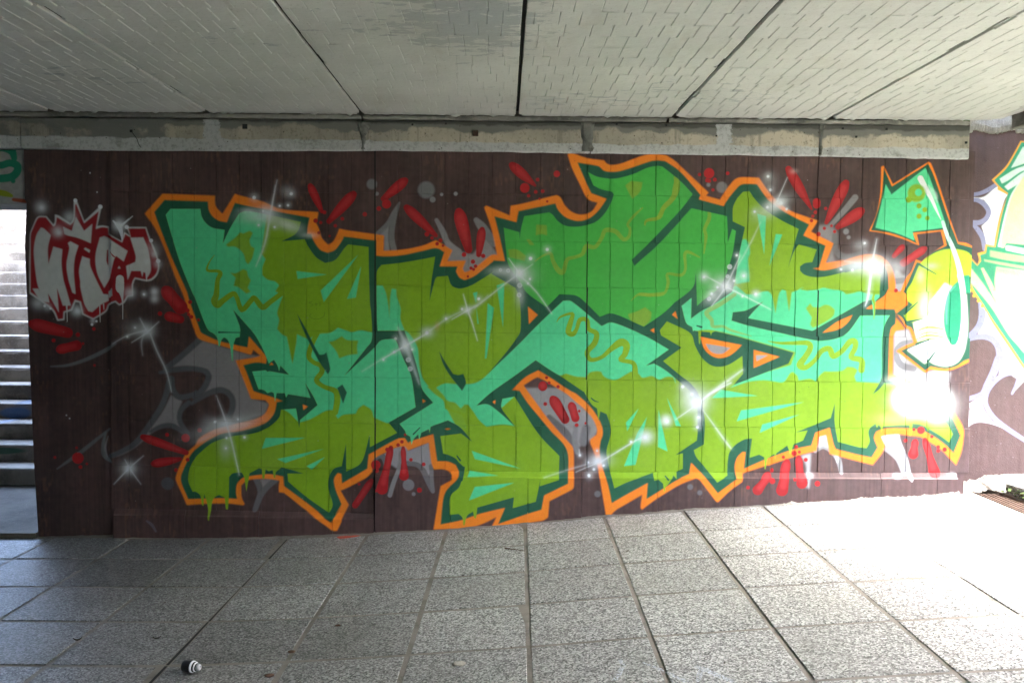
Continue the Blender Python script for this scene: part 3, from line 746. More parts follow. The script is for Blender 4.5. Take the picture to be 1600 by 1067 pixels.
    D = ([(493,345,3.5),(501,348,2.5),(507,332,3),(524,353,2.6),(535,342,2.8),(498,364,2.4),(515,369,1.8),(570,335,3.4),(592,326,3.6),(667,366,3.6),(675,372,2.6),(683,381,2.8),(692,384,2),(688,376,3.2),
          (725,398,3.6),(739,409,3.4),(736,419,2.6),(743,416,2.8),(740,421,2.4),(755,400,3.4),(731,432,1.8),(840,281,2.8),(848,299,2.8),(837,300,2.8),(826,306,2.6),(843,311,1.8),(855,315,1.8),
          (1093,273,2.6),(1105,282,3.2),(1117,281,3),(1114,297,2.4),(1137,271,2.8),(1268,345,2.6),(1288,357,2.6),(1299,353,2.2),(1304,362,2.6),(1279,366,3.4),(1270,338,2.4),(1274,332,2.8),(1290,326,2.6),
          (261,679,3),(312,672,3.4),(605,702,3.2),(622,695,2.8),(628,690,2.8),(642,718,2.8),(662,725,3),(656,764,4),(561,756,2.2),(588,765,2.4),(589,735,3),(633,679,2),
          (1244,698,3),(1224,714,2.6),(1241,708,4.2),(1249,706,2.4),(1259,718,3.2),(1206,735,3),(1205,750,4.6),(1275,754,4.4),(1240,748,2.6),(1167,760,3),(1206,734,3),
          (1428,671,2.4),(1415,688,3),(1456,682,2.6),(1466,698,2.8),(1466,704,3),(1476,702,3.4),(1400,454,3),(852,631,3),(901,664,3),(905,642,2.2),(915,661,2),(854,590,2.4),(858,598,2.4),(872,604,2.6),
          (134,725,2),(84,715,2.2),(124,730,3),(118,700,2),(146,571,2),(82,532,3),(120,523,3.4),(250,490,3.4),(297,472,3),(293,485,3.4),(299,495,3),(310,500,2.4),(295,491,2.4),(293,718,3),(275,734,3),(145,514,2.6),(128,537,2)])
    for x, y, r in D: cv.dot(x, y, r, RED, .9)

    # ---- the small white tag on the left
    tagq = G1([(88,700),(92,560),(95,420),(120,350),(160,260),(190,240),(262,242),(330,325),(345,300),(345,225),(385,235),(500,310),(530,260),(535,90),(565,85),(640,290),(800,140),(812,150),(770,340),(820,335),(885,345),(885,415),(1020,490),(1050,400),(1110,440),(1075,350),(1270,352),(1285,400),(1310,470),(1360,580),(1400,720),(1385,820),(1330,880),(1270,892),(1160,870),(1140,920),(1140,1040)]) \
        + G2([(1090,150),(1050,215),(1000,238),(960,205),(888,235),(860,300),(730,382),(620,330),(590,210),(550,205),(520,290),(445,310),(440,385),(370,392),(320,290),(220,210),(90,120)])
    P(tagq, (.60,.60,.61), .7)
    inner = G1([(100,690),(100,560),(103,425),(128,355),(168,268),(195,250),(255,252),(330,345),(350,330),(365,250),(500,330),(540,280),(548,125),(560,120),(638,312),(785,190),(755,370),(820,350),(880,358),(885,425),(1030,505),(1060,420),(1115,455),(1090,365),(1262,364),(1276,410),(1300,480),(1345,590),(1386,720),(1372,810),(1320,865),(1270,878),(1155,855),(1128,910),(1128,1030)]) \
        + G2([(1080,140),(1040,200),(1002,225),(965,192),(885,222),(850,290),(730,368),(632,320),(605,200),(545,180),(505,275),(432,300),(428,372),(378,378),(332,280),(230,198),(100,105)])
    P(inner, (.30,.006,.012), .7)
    wl = (.58,.57,.575)
    for q in (G1([(205,355),(235,365),(305,430),(275,560),(280,720),(330,545),(420,572),(412,720),(430,870),(455,960)]) + G2([(505,240),(470,240),(465,300),(455,240),(425,240),(365,60),(385,310),(275,115),(290,210),(200,185),(120,70),(180,70),(195,105),(165,0)]) + G1([(140,700),(135,560),(160,430)]),
              G1([(425,345),(515,388),(555,245),(638,388),(720,318),(705,512),(580,460),(475,435),(440,420)]),
              G1([(475,510),(500,492),(582,535),(545,660),(535,800),(552,1010)]) + G2([(550,125),(520,110)]) + G1([(480,870),(462,720),(490,560)]),
              G1([(620,640),(640,650),(695,668),(700,740),(760,880),(830,1020)]) + G2([(880,130),(885,190),(800,235),(720,305),(680,295),(640,220),(600,50)]) + G1([(600,900),(588,780)]),
              G1([(635,570),(650,555),(698,580),(692,608)]),
              G1([(795,455),(840,440),(885,460),(960,510),(1085,590),(1045,695),(970,640),(950,670),(900,850),(840,960),(770,810),(752,640)]),
              G1([(1110,458),(1240,455),(1290,580),(1315,780),(1270,870),(1262,810),(1240,800),(1230,850),(1215,790),(1120,790),(1085,880),(1070,740),(1160,700),(1165,640)]),
              G1([(985,765),(1000,740),(1015,765)]),
              G2([(885,100),(925,65),(930,140),(885,165)])):
        P(q, wl, .6)
    P(G1([(868,575),(880,580),(882,740),(862,690)]), (.30,.006,.012), .6)
    K(G1([(905,600),(940,640),(965,655)]), [1,2,1], (.30,.006,.012), .6)
    K(G1([(1008,870),(1008,960)]) + G2([(1020,100),(1035,200),(1036,375)]), [12,13,8,2,1], wl, .7)
    for x, y0, y1 in ((465,220,400),(795,240,405),(833,225,280)): K(G2([(x, y0), (x + 4, y1)]), [2,1], wl, .6)
    K(G1([(1270,800),(1273,890)]), [2,1.5], wl, .6)
    cv.glow(62, 324, 9, 9, SPRAY, .55); cv.glow(63, 325, 4, 4, SPRAY, .6)
    for x, y, r, a in ((107,340,9,.6),(88,362,8,.75),(90,364,4,.6),(186,352,9,.9),(187,354,4,.9),(118,486,8,.8),(57,474,9,.6),(72,480,6,.5),(238,390,10,.35),(241,398,5,.6),(246,413,6,.5),(230,409,5,.4),(203,458,8,.75),(241,456,6,.8),(241,467,6,.7),(225,460,5,.5),(120,487,4,.7),(143,502,4,.6)):
        cv.glow(x, y, r, r, SPRAY, a)
    K([(207,338),(188,354)], [1,4], SPRAY, 2, .8); K(G1([(940,290),(1010,370),(1030,480)]), [2,7,1], SPRAY, 1.2, .85)
    for x, y, r in ((198,355,3.2),(236,376,3),(247,408,3.4),(142,507,2.2),(149,502,1.8),(116,313,3),(155,323,3.4),(225,460,2),(68,478,2.2),(77,482,2)): cv.dot(x, y, r, SPRAY, 1.5, .9)

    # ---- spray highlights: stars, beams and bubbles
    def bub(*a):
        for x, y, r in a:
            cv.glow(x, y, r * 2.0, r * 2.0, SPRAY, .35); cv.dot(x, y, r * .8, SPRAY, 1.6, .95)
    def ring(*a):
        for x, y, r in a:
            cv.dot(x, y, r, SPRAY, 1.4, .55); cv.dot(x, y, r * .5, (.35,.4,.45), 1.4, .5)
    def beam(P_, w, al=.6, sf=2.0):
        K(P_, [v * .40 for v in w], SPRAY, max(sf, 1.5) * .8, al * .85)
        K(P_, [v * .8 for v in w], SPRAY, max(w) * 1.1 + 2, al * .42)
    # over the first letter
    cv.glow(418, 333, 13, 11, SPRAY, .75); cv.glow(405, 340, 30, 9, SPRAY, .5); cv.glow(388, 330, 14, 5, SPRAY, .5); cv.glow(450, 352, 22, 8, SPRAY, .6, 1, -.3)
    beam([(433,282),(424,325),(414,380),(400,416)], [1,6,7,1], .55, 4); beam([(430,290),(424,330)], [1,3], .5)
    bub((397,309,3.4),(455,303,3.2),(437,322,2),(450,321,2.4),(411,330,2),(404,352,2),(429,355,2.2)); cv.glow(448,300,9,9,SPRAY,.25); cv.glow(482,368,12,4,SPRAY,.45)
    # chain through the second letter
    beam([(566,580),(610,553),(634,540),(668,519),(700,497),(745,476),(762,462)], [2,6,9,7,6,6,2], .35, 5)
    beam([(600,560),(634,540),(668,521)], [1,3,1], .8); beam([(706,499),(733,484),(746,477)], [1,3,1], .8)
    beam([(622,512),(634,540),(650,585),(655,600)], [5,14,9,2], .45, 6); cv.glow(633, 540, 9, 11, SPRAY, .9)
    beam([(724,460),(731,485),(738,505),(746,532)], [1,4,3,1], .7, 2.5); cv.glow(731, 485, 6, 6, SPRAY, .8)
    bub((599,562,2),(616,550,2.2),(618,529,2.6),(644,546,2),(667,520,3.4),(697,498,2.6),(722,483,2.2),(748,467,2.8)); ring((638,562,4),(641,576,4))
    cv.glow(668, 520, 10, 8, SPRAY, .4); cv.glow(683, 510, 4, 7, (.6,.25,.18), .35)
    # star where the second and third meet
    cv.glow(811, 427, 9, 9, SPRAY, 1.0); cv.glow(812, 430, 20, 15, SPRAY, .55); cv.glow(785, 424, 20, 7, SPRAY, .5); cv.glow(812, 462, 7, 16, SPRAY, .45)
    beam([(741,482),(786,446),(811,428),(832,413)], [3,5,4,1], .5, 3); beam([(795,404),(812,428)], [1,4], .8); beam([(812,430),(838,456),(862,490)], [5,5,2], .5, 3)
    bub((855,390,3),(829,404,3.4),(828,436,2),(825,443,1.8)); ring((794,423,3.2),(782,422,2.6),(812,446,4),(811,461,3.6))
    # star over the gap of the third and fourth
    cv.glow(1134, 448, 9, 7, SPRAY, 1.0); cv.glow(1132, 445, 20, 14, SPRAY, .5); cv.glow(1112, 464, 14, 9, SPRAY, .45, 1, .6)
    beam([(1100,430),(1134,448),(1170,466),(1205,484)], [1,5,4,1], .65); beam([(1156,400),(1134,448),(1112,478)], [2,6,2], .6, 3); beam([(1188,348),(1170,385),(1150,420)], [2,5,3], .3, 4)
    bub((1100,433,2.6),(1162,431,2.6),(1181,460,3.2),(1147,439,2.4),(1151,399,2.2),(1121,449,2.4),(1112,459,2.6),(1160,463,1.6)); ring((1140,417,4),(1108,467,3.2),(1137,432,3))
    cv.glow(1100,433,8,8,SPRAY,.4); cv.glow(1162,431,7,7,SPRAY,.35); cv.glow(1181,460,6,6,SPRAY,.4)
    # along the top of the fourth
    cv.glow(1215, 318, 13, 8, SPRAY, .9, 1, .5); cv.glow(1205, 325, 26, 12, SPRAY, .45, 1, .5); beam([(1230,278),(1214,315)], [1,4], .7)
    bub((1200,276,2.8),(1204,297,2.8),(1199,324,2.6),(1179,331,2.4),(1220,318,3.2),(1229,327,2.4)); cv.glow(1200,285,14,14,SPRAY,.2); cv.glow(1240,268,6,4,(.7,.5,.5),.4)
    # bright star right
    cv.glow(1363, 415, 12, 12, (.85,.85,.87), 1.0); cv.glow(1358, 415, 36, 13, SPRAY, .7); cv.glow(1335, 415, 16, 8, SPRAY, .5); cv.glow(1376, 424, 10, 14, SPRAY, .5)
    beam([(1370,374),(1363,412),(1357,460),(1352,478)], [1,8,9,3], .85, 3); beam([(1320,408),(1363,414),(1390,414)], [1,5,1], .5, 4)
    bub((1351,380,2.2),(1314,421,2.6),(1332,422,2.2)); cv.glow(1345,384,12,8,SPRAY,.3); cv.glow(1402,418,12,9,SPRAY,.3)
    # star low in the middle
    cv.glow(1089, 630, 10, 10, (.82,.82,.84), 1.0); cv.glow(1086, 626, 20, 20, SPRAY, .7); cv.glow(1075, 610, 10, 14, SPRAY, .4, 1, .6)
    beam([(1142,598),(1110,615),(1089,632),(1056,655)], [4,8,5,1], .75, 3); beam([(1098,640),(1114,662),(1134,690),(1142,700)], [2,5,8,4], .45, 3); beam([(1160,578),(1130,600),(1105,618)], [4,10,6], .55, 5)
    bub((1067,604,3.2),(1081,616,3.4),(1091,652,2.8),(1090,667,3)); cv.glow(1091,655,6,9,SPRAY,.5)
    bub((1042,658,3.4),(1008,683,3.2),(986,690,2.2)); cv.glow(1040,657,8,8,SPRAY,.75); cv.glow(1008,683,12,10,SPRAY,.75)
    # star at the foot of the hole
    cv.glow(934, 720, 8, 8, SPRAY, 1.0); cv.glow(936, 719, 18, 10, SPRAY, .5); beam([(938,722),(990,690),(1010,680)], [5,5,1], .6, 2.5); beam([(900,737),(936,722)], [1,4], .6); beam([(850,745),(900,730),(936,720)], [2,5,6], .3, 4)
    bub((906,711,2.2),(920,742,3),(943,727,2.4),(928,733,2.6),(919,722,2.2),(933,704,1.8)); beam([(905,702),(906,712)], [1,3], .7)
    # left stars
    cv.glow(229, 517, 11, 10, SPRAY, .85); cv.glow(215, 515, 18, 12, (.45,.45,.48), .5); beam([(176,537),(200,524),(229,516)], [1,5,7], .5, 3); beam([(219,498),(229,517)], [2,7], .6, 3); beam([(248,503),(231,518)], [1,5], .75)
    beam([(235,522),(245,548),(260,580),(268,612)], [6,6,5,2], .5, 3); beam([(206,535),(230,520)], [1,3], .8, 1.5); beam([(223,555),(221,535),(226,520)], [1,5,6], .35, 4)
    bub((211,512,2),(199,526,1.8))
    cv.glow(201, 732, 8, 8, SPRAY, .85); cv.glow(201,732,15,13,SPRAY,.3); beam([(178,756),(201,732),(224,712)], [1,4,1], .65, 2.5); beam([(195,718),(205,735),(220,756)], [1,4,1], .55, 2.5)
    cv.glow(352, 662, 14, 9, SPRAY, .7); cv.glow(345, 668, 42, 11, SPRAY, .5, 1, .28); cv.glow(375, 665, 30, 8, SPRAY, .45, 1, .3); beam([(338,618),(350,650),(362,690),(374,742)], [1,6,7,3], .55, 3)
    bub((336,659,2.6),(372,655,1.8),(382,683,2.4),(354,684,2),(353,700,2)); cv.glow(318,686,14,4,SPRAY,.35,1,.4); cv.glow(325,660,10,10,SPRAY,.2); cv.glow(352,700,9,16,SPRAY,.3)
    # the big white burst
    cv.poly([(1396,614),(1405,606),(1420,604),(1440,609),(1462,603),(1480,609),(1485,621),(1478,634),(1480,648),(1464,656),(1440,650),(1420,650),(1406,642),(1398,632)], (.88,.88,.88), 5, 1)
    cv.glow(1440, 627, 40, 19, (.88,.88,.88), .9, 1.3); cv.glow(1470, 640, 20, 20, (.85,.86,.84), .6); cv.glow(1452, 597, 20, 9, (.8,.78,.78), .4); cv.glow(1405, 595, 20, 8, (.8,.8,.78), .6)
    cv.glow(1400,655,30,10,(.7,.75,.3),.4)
    # pale ledge catching overspray, drips
    for x, y in ((1264,742),(1400,743),(1487,742)): cv.glow(x, y, 5, 3.5, WHITE, .7)
    K([(1418,738),(1422,750)], [5,3], WHITE, 2, .7)
    K([(232,812),(240,818),(246,828)], [3,5,3], (.12,.11,.13), 2, .8)
    # specks and chips
    rng = random.Random(5)
    for _ in range(150):
        cv.dot(rng.uniform(50,1510), rng.uniform(245,800), rng.uniform(.3,.8), rng.choice(((.25,.22,.22),(.03,.03,.03),(.4,.38,.38))), .8, .6)
    for x, y in ((102,649),(107,654),(139,270),(150,300)): cv.dot(x, y, 1.2, WHITE, .8, .8)
    # slight unevenness of every coat
    cv.img *= 1.13 * (1 + cv.grain(11, .10, 9, 9) + cv.grain(12, .10, 90, 70))[..., None]
    return cv


def paint_right_wall(plane_y):
    cv = Canvas(2.95, 9.05, 0.0, 2.75, 320, plane_y, (.105,.062,.058))
    st = cv.grain(21, .20, 5, 60) + cv.grain(22, .25, 40, 60)
    cv.img *= (1 + st)[..., None]
    P, K = cv.poly, cv.stroke
    J = lambda q: Z(1500, 200, q, 5.34)
    J2 = lambda q: Z(1500, 380, q, 5.34)
    L5 = lambda q: Z(1400, 560, q, 4.105)
    LIL = (.235,.23,.34)
    W = (.78,.78,.80)
    # white fields
    P(J([(90,580),(200,575),(310,480),(330,510),(400,560),(375,590),(330,740),(290,930),(285,985),(215,970),(200,880),(180,820),(240,760),(250,680),(200,600),(100,590)]), W, .7)
    P(J2([(150,760),(205,640),(215,560),(550,1060),(640,1200),(420,1090),(360,930),(330,830),(270,770)]), W, .7)
    P(L5([(660,110),(680,0),(900,30),(840,120),(740,230),(785,130),(740,72)]), W, .7)
    P(L5([(470,290),(555,240),(560,320),(620,408),(525,392),(455,440),(478,350)]), W, .7)
    K(J([(90,558),(160,548),(230,520),(310,470)]), [6,6,7,7], LIL, .8)
    K(J([(90,600),(150,605),(205,640),(240,700),(215,760),(160,790),(95,790)]), [5,7,8,8,8,8,8], LIL, .8)
    K(J([(100,800),(150,850),(190,920),(205,1010)]), [4,8,8,7], LIL, .8)
    K(J2([(175,500),(185,600),(165,680),(120,740),(60,790)]), [9,11,11,10,9], LIL, .8)
    K(J2([(60,810),(130,785),(210,778),(280,810),(325,880),(325,980),(270,1110),(200,1240)]), [5,8,10,10,11,12,11,10], LIL, .8)
    K(L5([(655,0),(620,90),(580,170),(550,230),(450,262)]), [11,10,9,9,8], LIL, .8)
    K(L5([(745,225),(785,130),(750,95),(690,105),(630,150),(585,215),(575,290),(620,370),(700,440),(821,520),(900,575)]), [4,7,8,8,8,8,8,8,8,7,7], LIL, .8)
    K(L5([(430,470),(470,420),(530,400),(610,410),(690,440)]), [4,5,5,5,4], (.42,.40,.44), .8)
    K(L5([(450,300),(465,350),(455,440)]), [4,4,3], (.42,.40,.44), .8)
    # green figure that runs out of the picture
    og = J([(700,115),(505,110),(440,230),(375,330),(265,435),(315,490),(310,515),(400,560),(330,740),(290,945),(285,985),(215,970),(205,1030),(145,1045),(160,1100),(145,1140),(95,1085)]) + J2([(90,370),(190,520),(260,650),(400,860),(540,1065),(660,1240),(760,1150),(820,800),(840,300),(800,-300)]) + J([(780,500),(750,250)])
    P(og, (.85,.36,.04), .5)
    P(J([(700,125),(512,122),(450,235),(385,340),(285,435),(330,490),(400,545),(345,740),(305,945),(295,995),(225,985),(215,1045),(165,1060),(175,1110),(145,1150),(95,1100)]) + J2([(90,330),(200,520),(275,640),(420,850),(560,1060),(660,1210),(750,1130),(805,800),(825,300),(785,-300)]) + J([(765,500),(735,260)]), (.03,.28,.14), .5)
    fl = (.62,.70,.34)
    for q in (J([(700,150),(525,160),(425,335),(530,300),(640,250)]), J([(330,425),(460,345),(530,320),(640,270),(600,360),(520,360),(400,440),(350,465)]), J([(370,490),(520,375),(640,310),(560,420),(400,520)]),
              J([(700,300),(560,350),(480,470),(420,570),(370,740),(315,990),(365,1000),(385,955),(700,990)])):
        P(q, (.60,.76,.62), .6)
    P(J([(700,300),(570,360),(490,470),(430,580),(385,740),(350,900),(345,1000),(368,1000),(385,960),(700,990)]), fl, .6)
    P(J([(385,985),(395,980),(560,1010),(560,1050),(380,1015)]), (.6,.8,.6), .6)
    P(J2([(250,60),(420,90),(700,130),(700,180),(400,145),(250,112)]), (.36,.66,.22), .6)
    P(J2([(380,25),(540,55),(700,75),(700,110),(540,92),(385,60)]), (.66,.78,.62), .6)
    P(J2([(200,135),(380,165),(700,220),(700,245),(380,190),(205,152)]), (.36,.66,.22), .6)
    P(J2([(305,198),(700,250),(700,1050),(540,920),(330,620),(290,330),(295,260)]), fl, .8)
    P(J2([(305,198),(700,260),(700,320),(420,265),(300,240)]), (.22,.60,.24), 2, .8)
    P(J2([(175,210),(195,205),(265,330),(320,470),(320,500),(300,490),(230,340)]), (.60,.70,.30), .6)
    P(J2([(85,205),(100,220),(200,350),(300,500),(400,640),(560,900),(700,1060),(700,1110),(560,920),(420,780),(280,560),(170,420),(80,320)]), fl, .8)
    for x, y in ((1516,454),(1522,462),(1529,470),(1535,478)): cv.dot(x, y, 2.8, (.85,.36,.04), .8)
    rng = random.Random(8)
    for _ in range(240):
        x, y = rng.uniform(1505,1640), rng.uniform(215,750)
        cv.dot(x, y, rng.uniform(.25,.8), rng.choice(((.04,.03,.03),(.06,.045,.045),(.05,.04,.04),(.30,.25,.25))), .7, .7)
    cv.img *= (1 + cv.grain(31, .12, 9, 9) + cv.grain(32, .10, 70, 70))[..., None]
    return cv


def paint_lintel(plane_y):
    cv = Canvas(-6.0, -3.0, 1.85, 2.5, 300, plane_y, (.33,.33,.32))
    cv.img *= (1 + cv.grain(41, .25, 40, 14) + cv.grain(42, .2, 6, 6))[..., None]
    M = lambda q: Z(0, 180, q, 3.33)
    g = (.012,.22,.13)
    cv.stroke(M([(74,226),(64,192),(36,174),(0,168),(-40,190)]), [9,12,13,13,12], g, .8)
    cv.stroke(M([(-40,240),(0,262),(50,250),(88,262),(90,292),(60,322),(0,330),(-40,325)]), [11,11,11,12,12,12,12,11], g, .8)
    cv.dot(20.5, 283, 3.6, g, .8)
    cv.stroke(M([(-20,400),(30,410),(60,420)]), [9,9,5], (.26,.33,.02), 1.2)
    cv.stroke(M([(70,440),(110,445),(150,450)]), [5,6,6], (.35,.07,.03), 2)
    cv.stroke(M([(-60,300),(-120,230),(-200,310),(-260,220)]), [9,9,9,9], g, .8)
    return cv
# ------------------------------------------------------------------ materials
RND = random.Random(11)
RIGHT_Y = WALL_Y + 0.20
LINTEL_Y = WALL_Y + 0.03


def painted(name, cv, rough=0.62, grain=1.0):
    m, t = mat(name, rough)
    x, y, z = t.sep()
    u = t.math('MULTIPLY', t.math('SUBTRACT', x, cv.x0), 1 / (cv.x1 - cv.x0))
    v = t.math('MULTIPLY', t.math('SUBTRACT', z, cv.z0), 1 / (cv.z1 - cv.z0))
    cb = t.n.new('ShaderNodeCombineXYZ')
    t.l.new(u, cb.inputs[0]); t.l.new(v, cb.inputs[1])
    im = t.n.new('ShaderNodeTexImage')
    im.image = cv.image(name)
    im.interpolation = 'Cubic'; im.extension = 'EXTEND'
    t.l.new(cb.outputs[0], im.inputs['Vector'])
    dust = t.math('MULTIPLY', t.step(t.noise(3.0, 6), .45, .75), .05)
    c = t.mix(dust, im.outputs['Color'], (.30, .28, .26))
    g = t.ramp(t.noise(240, 3), [(0.25, .90), (0.75, 1.08)])
    c = t.mix(1.0, c, g, 'MULTIPLY')
    t.color(c)
    t.rough(t.math('ADD', t.math('MULTIPLY', t.noise(30, 3), .25), rough - .12))
    h = t.math('ADD', t.noise(160, 5), t.math('MULTIPLY', t.noise(18, 3), 1.2))
    t.bump(h, .22 * grain, .004)
    return m


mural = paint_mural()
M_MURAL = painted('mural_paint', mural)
rw = paint_right_wall(RIGHT_Y)
M_RIGHT = painted('right_wall_paint', rw, .75, 2.2)
lt = paint_lintel(LINTEL_Y)
M_LINTEL = painted('lintel_paint', lt, .8, 2.0)


def make_concrete(name, base=(.30, .285, .26), dark=(.12, .115, .105), scale=2.5, bump=.5):
    m, t = mat(name, .85)
    n1 = t.noise(scale, 8, .62)
    n2 = t.noise(scale * 14, 5)
    c = t.mix(t.step(n1, .42, .66), base, dark)
    c = t.mix(t.math('MULTIPLY', t.step(n2, .52, .72), .35), c, tuple(min(1, v * 1.5) for v in base))
    t.color(c)
    t.bump(t.math('ADD', n2, t.noise(scale * 60, 3)), bump, .006)
    return m


M_CONC = make_concrete('old_concrete')
M_CEMENT = make_concrete('grey_cement', (.24, .235, .22), (.10, .095, .085), 14, .9)
M_REAR = make_concrete('brown_render', (.060, .042, .038), (.04, .03, .028), 1.2)
M_DECK = make_concrete('deck_concrete', (.16, .155, .15), (.08, .078, .075), 1.5)


def make_step():
    m, t = mat('worn_step', .8)
    n1 = t.noise(3.0, 8, .6); n2 = t.noise(40, 4)
    c = t.mix(t.step(n1, .40, .62), (.29, .255, .205), (.145, .125, .098))
    c = t.mix(t.math('MULTIPLY', t.step(n2, .5, .7), .4), c, (.33, .295, .245))
    # a blue and a green sprayed smear across the lower risers
    x, y, z = t.sep()
    def smear(cx, cz, rx, rz):
        a = t.math('DIVIDE', t.math('SUBTRACT', x, cx), rx); b = t.math('DIVIDE', t.math('SUBTRACT', z, cz), rz)
        d = t.math('ADD', t.math('MULTIPLY', a, a), t.math('MULTIPLY', b, b))
        return t.math('SUBTRACT', 1.0, t.step(t.math('ADD', d, t.math('MULTIPLY', t.noise(12), .5)), .7, 1.3))
    c = t.mix(t.math('MULTIPLY', smear(-4.45, .37, .16, .06), .7), c, (.05, .16, .36))
    c = t.mix(t.math('MULTIPLY', smear(-4.3, .46, .2, .10), .35), c, (.06, .14, .28))
    c = t.mix(t.math('MULTIPLY', smear(-4.35, .13, .35, .035), .8), c, (.015, .10, .055))
    t.color(c)
    t.bump(t.math('ADD', n2, t.noise(120, 3)), .4, .006)
    return m


M_STEP = make_step()


def make_beam():
    m, t = mat('plastered_beam', .85)
    x, y, z = t.sep()
    zb = t.math('SUBTRACT', z, t.math('MULTIPLY', x, -.004))
    zbot = on_depth(800, 238).z
    n = t.noise(9, 7, .6); nf = t.noise(60, 5); nl = t.noise(1.6, 5)
    c = t.mix(t.step(nl, .40, .62), (.52, .455, .365), (.37, .33, .275))
    c = t.mix(t.math('MULTIPLY', t.step(nf, .53, .70), .6), c, (.19, .165, .13))
    run = t.noise(1, 6, .65, t.scaled((22, 22, 2.2)))
    c = t.mix(t.math('MULTIPLY', t.step(run, .52, .70), .55), c, (.15, .14, .12))
    # cement smears hanging from the top edge
    top = t.math('ADD', zb, t.math('ADD', t.math('MULTIPLY', n, .11), t.math('MULTIPLY', t.noise(2.2, 4), .16)))
    c = t.mix(t.step(top, zbot + .255, zbot + .275), c, (.19, .185, .172))
    c = t.mix(t.step(t.math('ADD', zb, t.math('MULTIPLY', n, .05)), zbot + .185, zbot + .20), c, (.09, .087, .08))
    # left end is one long grey patch
    left = t.math('ADD', x, t.math('MULTIPLY', n, .5))
    c = t.mix(t.math('MULTIPLY', t.math('SUBTRACT', 1.0, t.step(left, -1.95, -1.75)), t.step(t.noise(5, 6), .38, .5)), c, (.21, .205, .195))
    # whitewash along the foot and two upright daubs
    lim = t.math('ADD', zb, t.math('MULTIPLY', t.math('SUBTRACT', n, .5), .05))
    w = t.math('SUBTRACT', 1.0, t.step(lim, zbot + .052, zbot + .062))
    wc = t.mix(t.step(nf, .45, .7), (.50, .50, .51), (.36, .36, .365))
    wc = t.mix(t.math('MULTIPLY', t.step(t.noise(7, 6, .7), .54, .68), .7), wc, (.22, .21, .195))
    def daub(px, hw):
        d = t.math('ABSOLUTE', t.math('SUBTRACT', t.math('ADD', x, t.math('MULTIPLY', t.math('SUBTRACT', t.noise(14, 7, .7), .5), .13)), wall_x(px, 210)))
        return t.math('SUBTRACT', 1.0, t.step(d, hw - .006, hw + .006))
    w = t.math('MAXIMUM', w, daub(333, .05)); w = t.math('MAXIMUM', w, daub(1130, .045))
    c = t.mix(w, c, wc)
    # pin holes and rust specks
    v = t.voro(20, out='Distance')
    c = t.mix(t.math('SUBTRACT', 1.0, t.step(v, .05, .09)), c, (.05, .035, .028))
    t.color(c)
    t.bump(t.math('ADD', t.math('MULTIPLY', n, 2.0), nf), .55, .008)
    return m


M_BEAM = make_beam()


def make_ceiling():
    m, t = mat('cream_ceiling_paint', .6)
    n = t.noise(1.3, 6, .6); nf = t.noise(28, 5, .65)
    c = t.mix(t.step(n, .38, .66), (.60, .60, .585), (.52, .525, .515))
    rndm = t.n.new('ShaderNodeObjectInfo').outputs['Random']
    # peeled patches down to the grey coat, worst in the middle bay near the viewer
    x, y, z = t.sep()
    d = t.math('POWER', t.math('ADD', t.math('POWER', t.math('SUBTRACT', x, -.13), 2.0), t.math('MULTIPLY', t.math('POWER', t.math('SUBTRACT', y, 3.55), 2.0), .30)), .5)
    near = t.math('SUBTRACT', 1.0, t.step(d, .0, .60))
    sx = t.noise(1, 6, .7, t.scaled((9, 22, 1)))
    pe = t.math('ADD', sx, t.math('MULTIPLY', near, .30))
    pe = t.math('ADD', pe, t.math('MULTIPLY', t.step(t.noise(.9, 3), .52, .72), .16))
    c = t.mix(t.step(pe, .70, .715), c, (.37, .39, .405))
    c = t.mix(t.math('MULTIPLY', t.step(nf, .55, .75), .22), c, (.46, .44, .38))
    # damp stains and soot blooms, different in every bay
    st = t.noise(.55, 7, .68); st2 = t.noise(4.2, 6, .7, t.scaled((1, .35, 1)))
    c = t.mix(t.math('MULTIPLY', t.step(st, .50, .72), .45), c, (.38, .37, .335))
    c = t.mix(t.math('MULTIPLY', t.step(st2, .54, .74), .40), c, (.36, .335, .28))
    c = t.mix(t.math('MULTIPLY', t.step(t.noise(70, 4), .60, .72), .5), c, (.20, .18, .15))
    t.color(c)
    t.rough(.55)
    t.bump(t.math('ADD', t.math('MULTIPLY', nf, .6), t.math('MULTIPLY', t.noise(7, 4), 1.0)), .35, .008)
    return m


M_CEIL = make_ceiling()


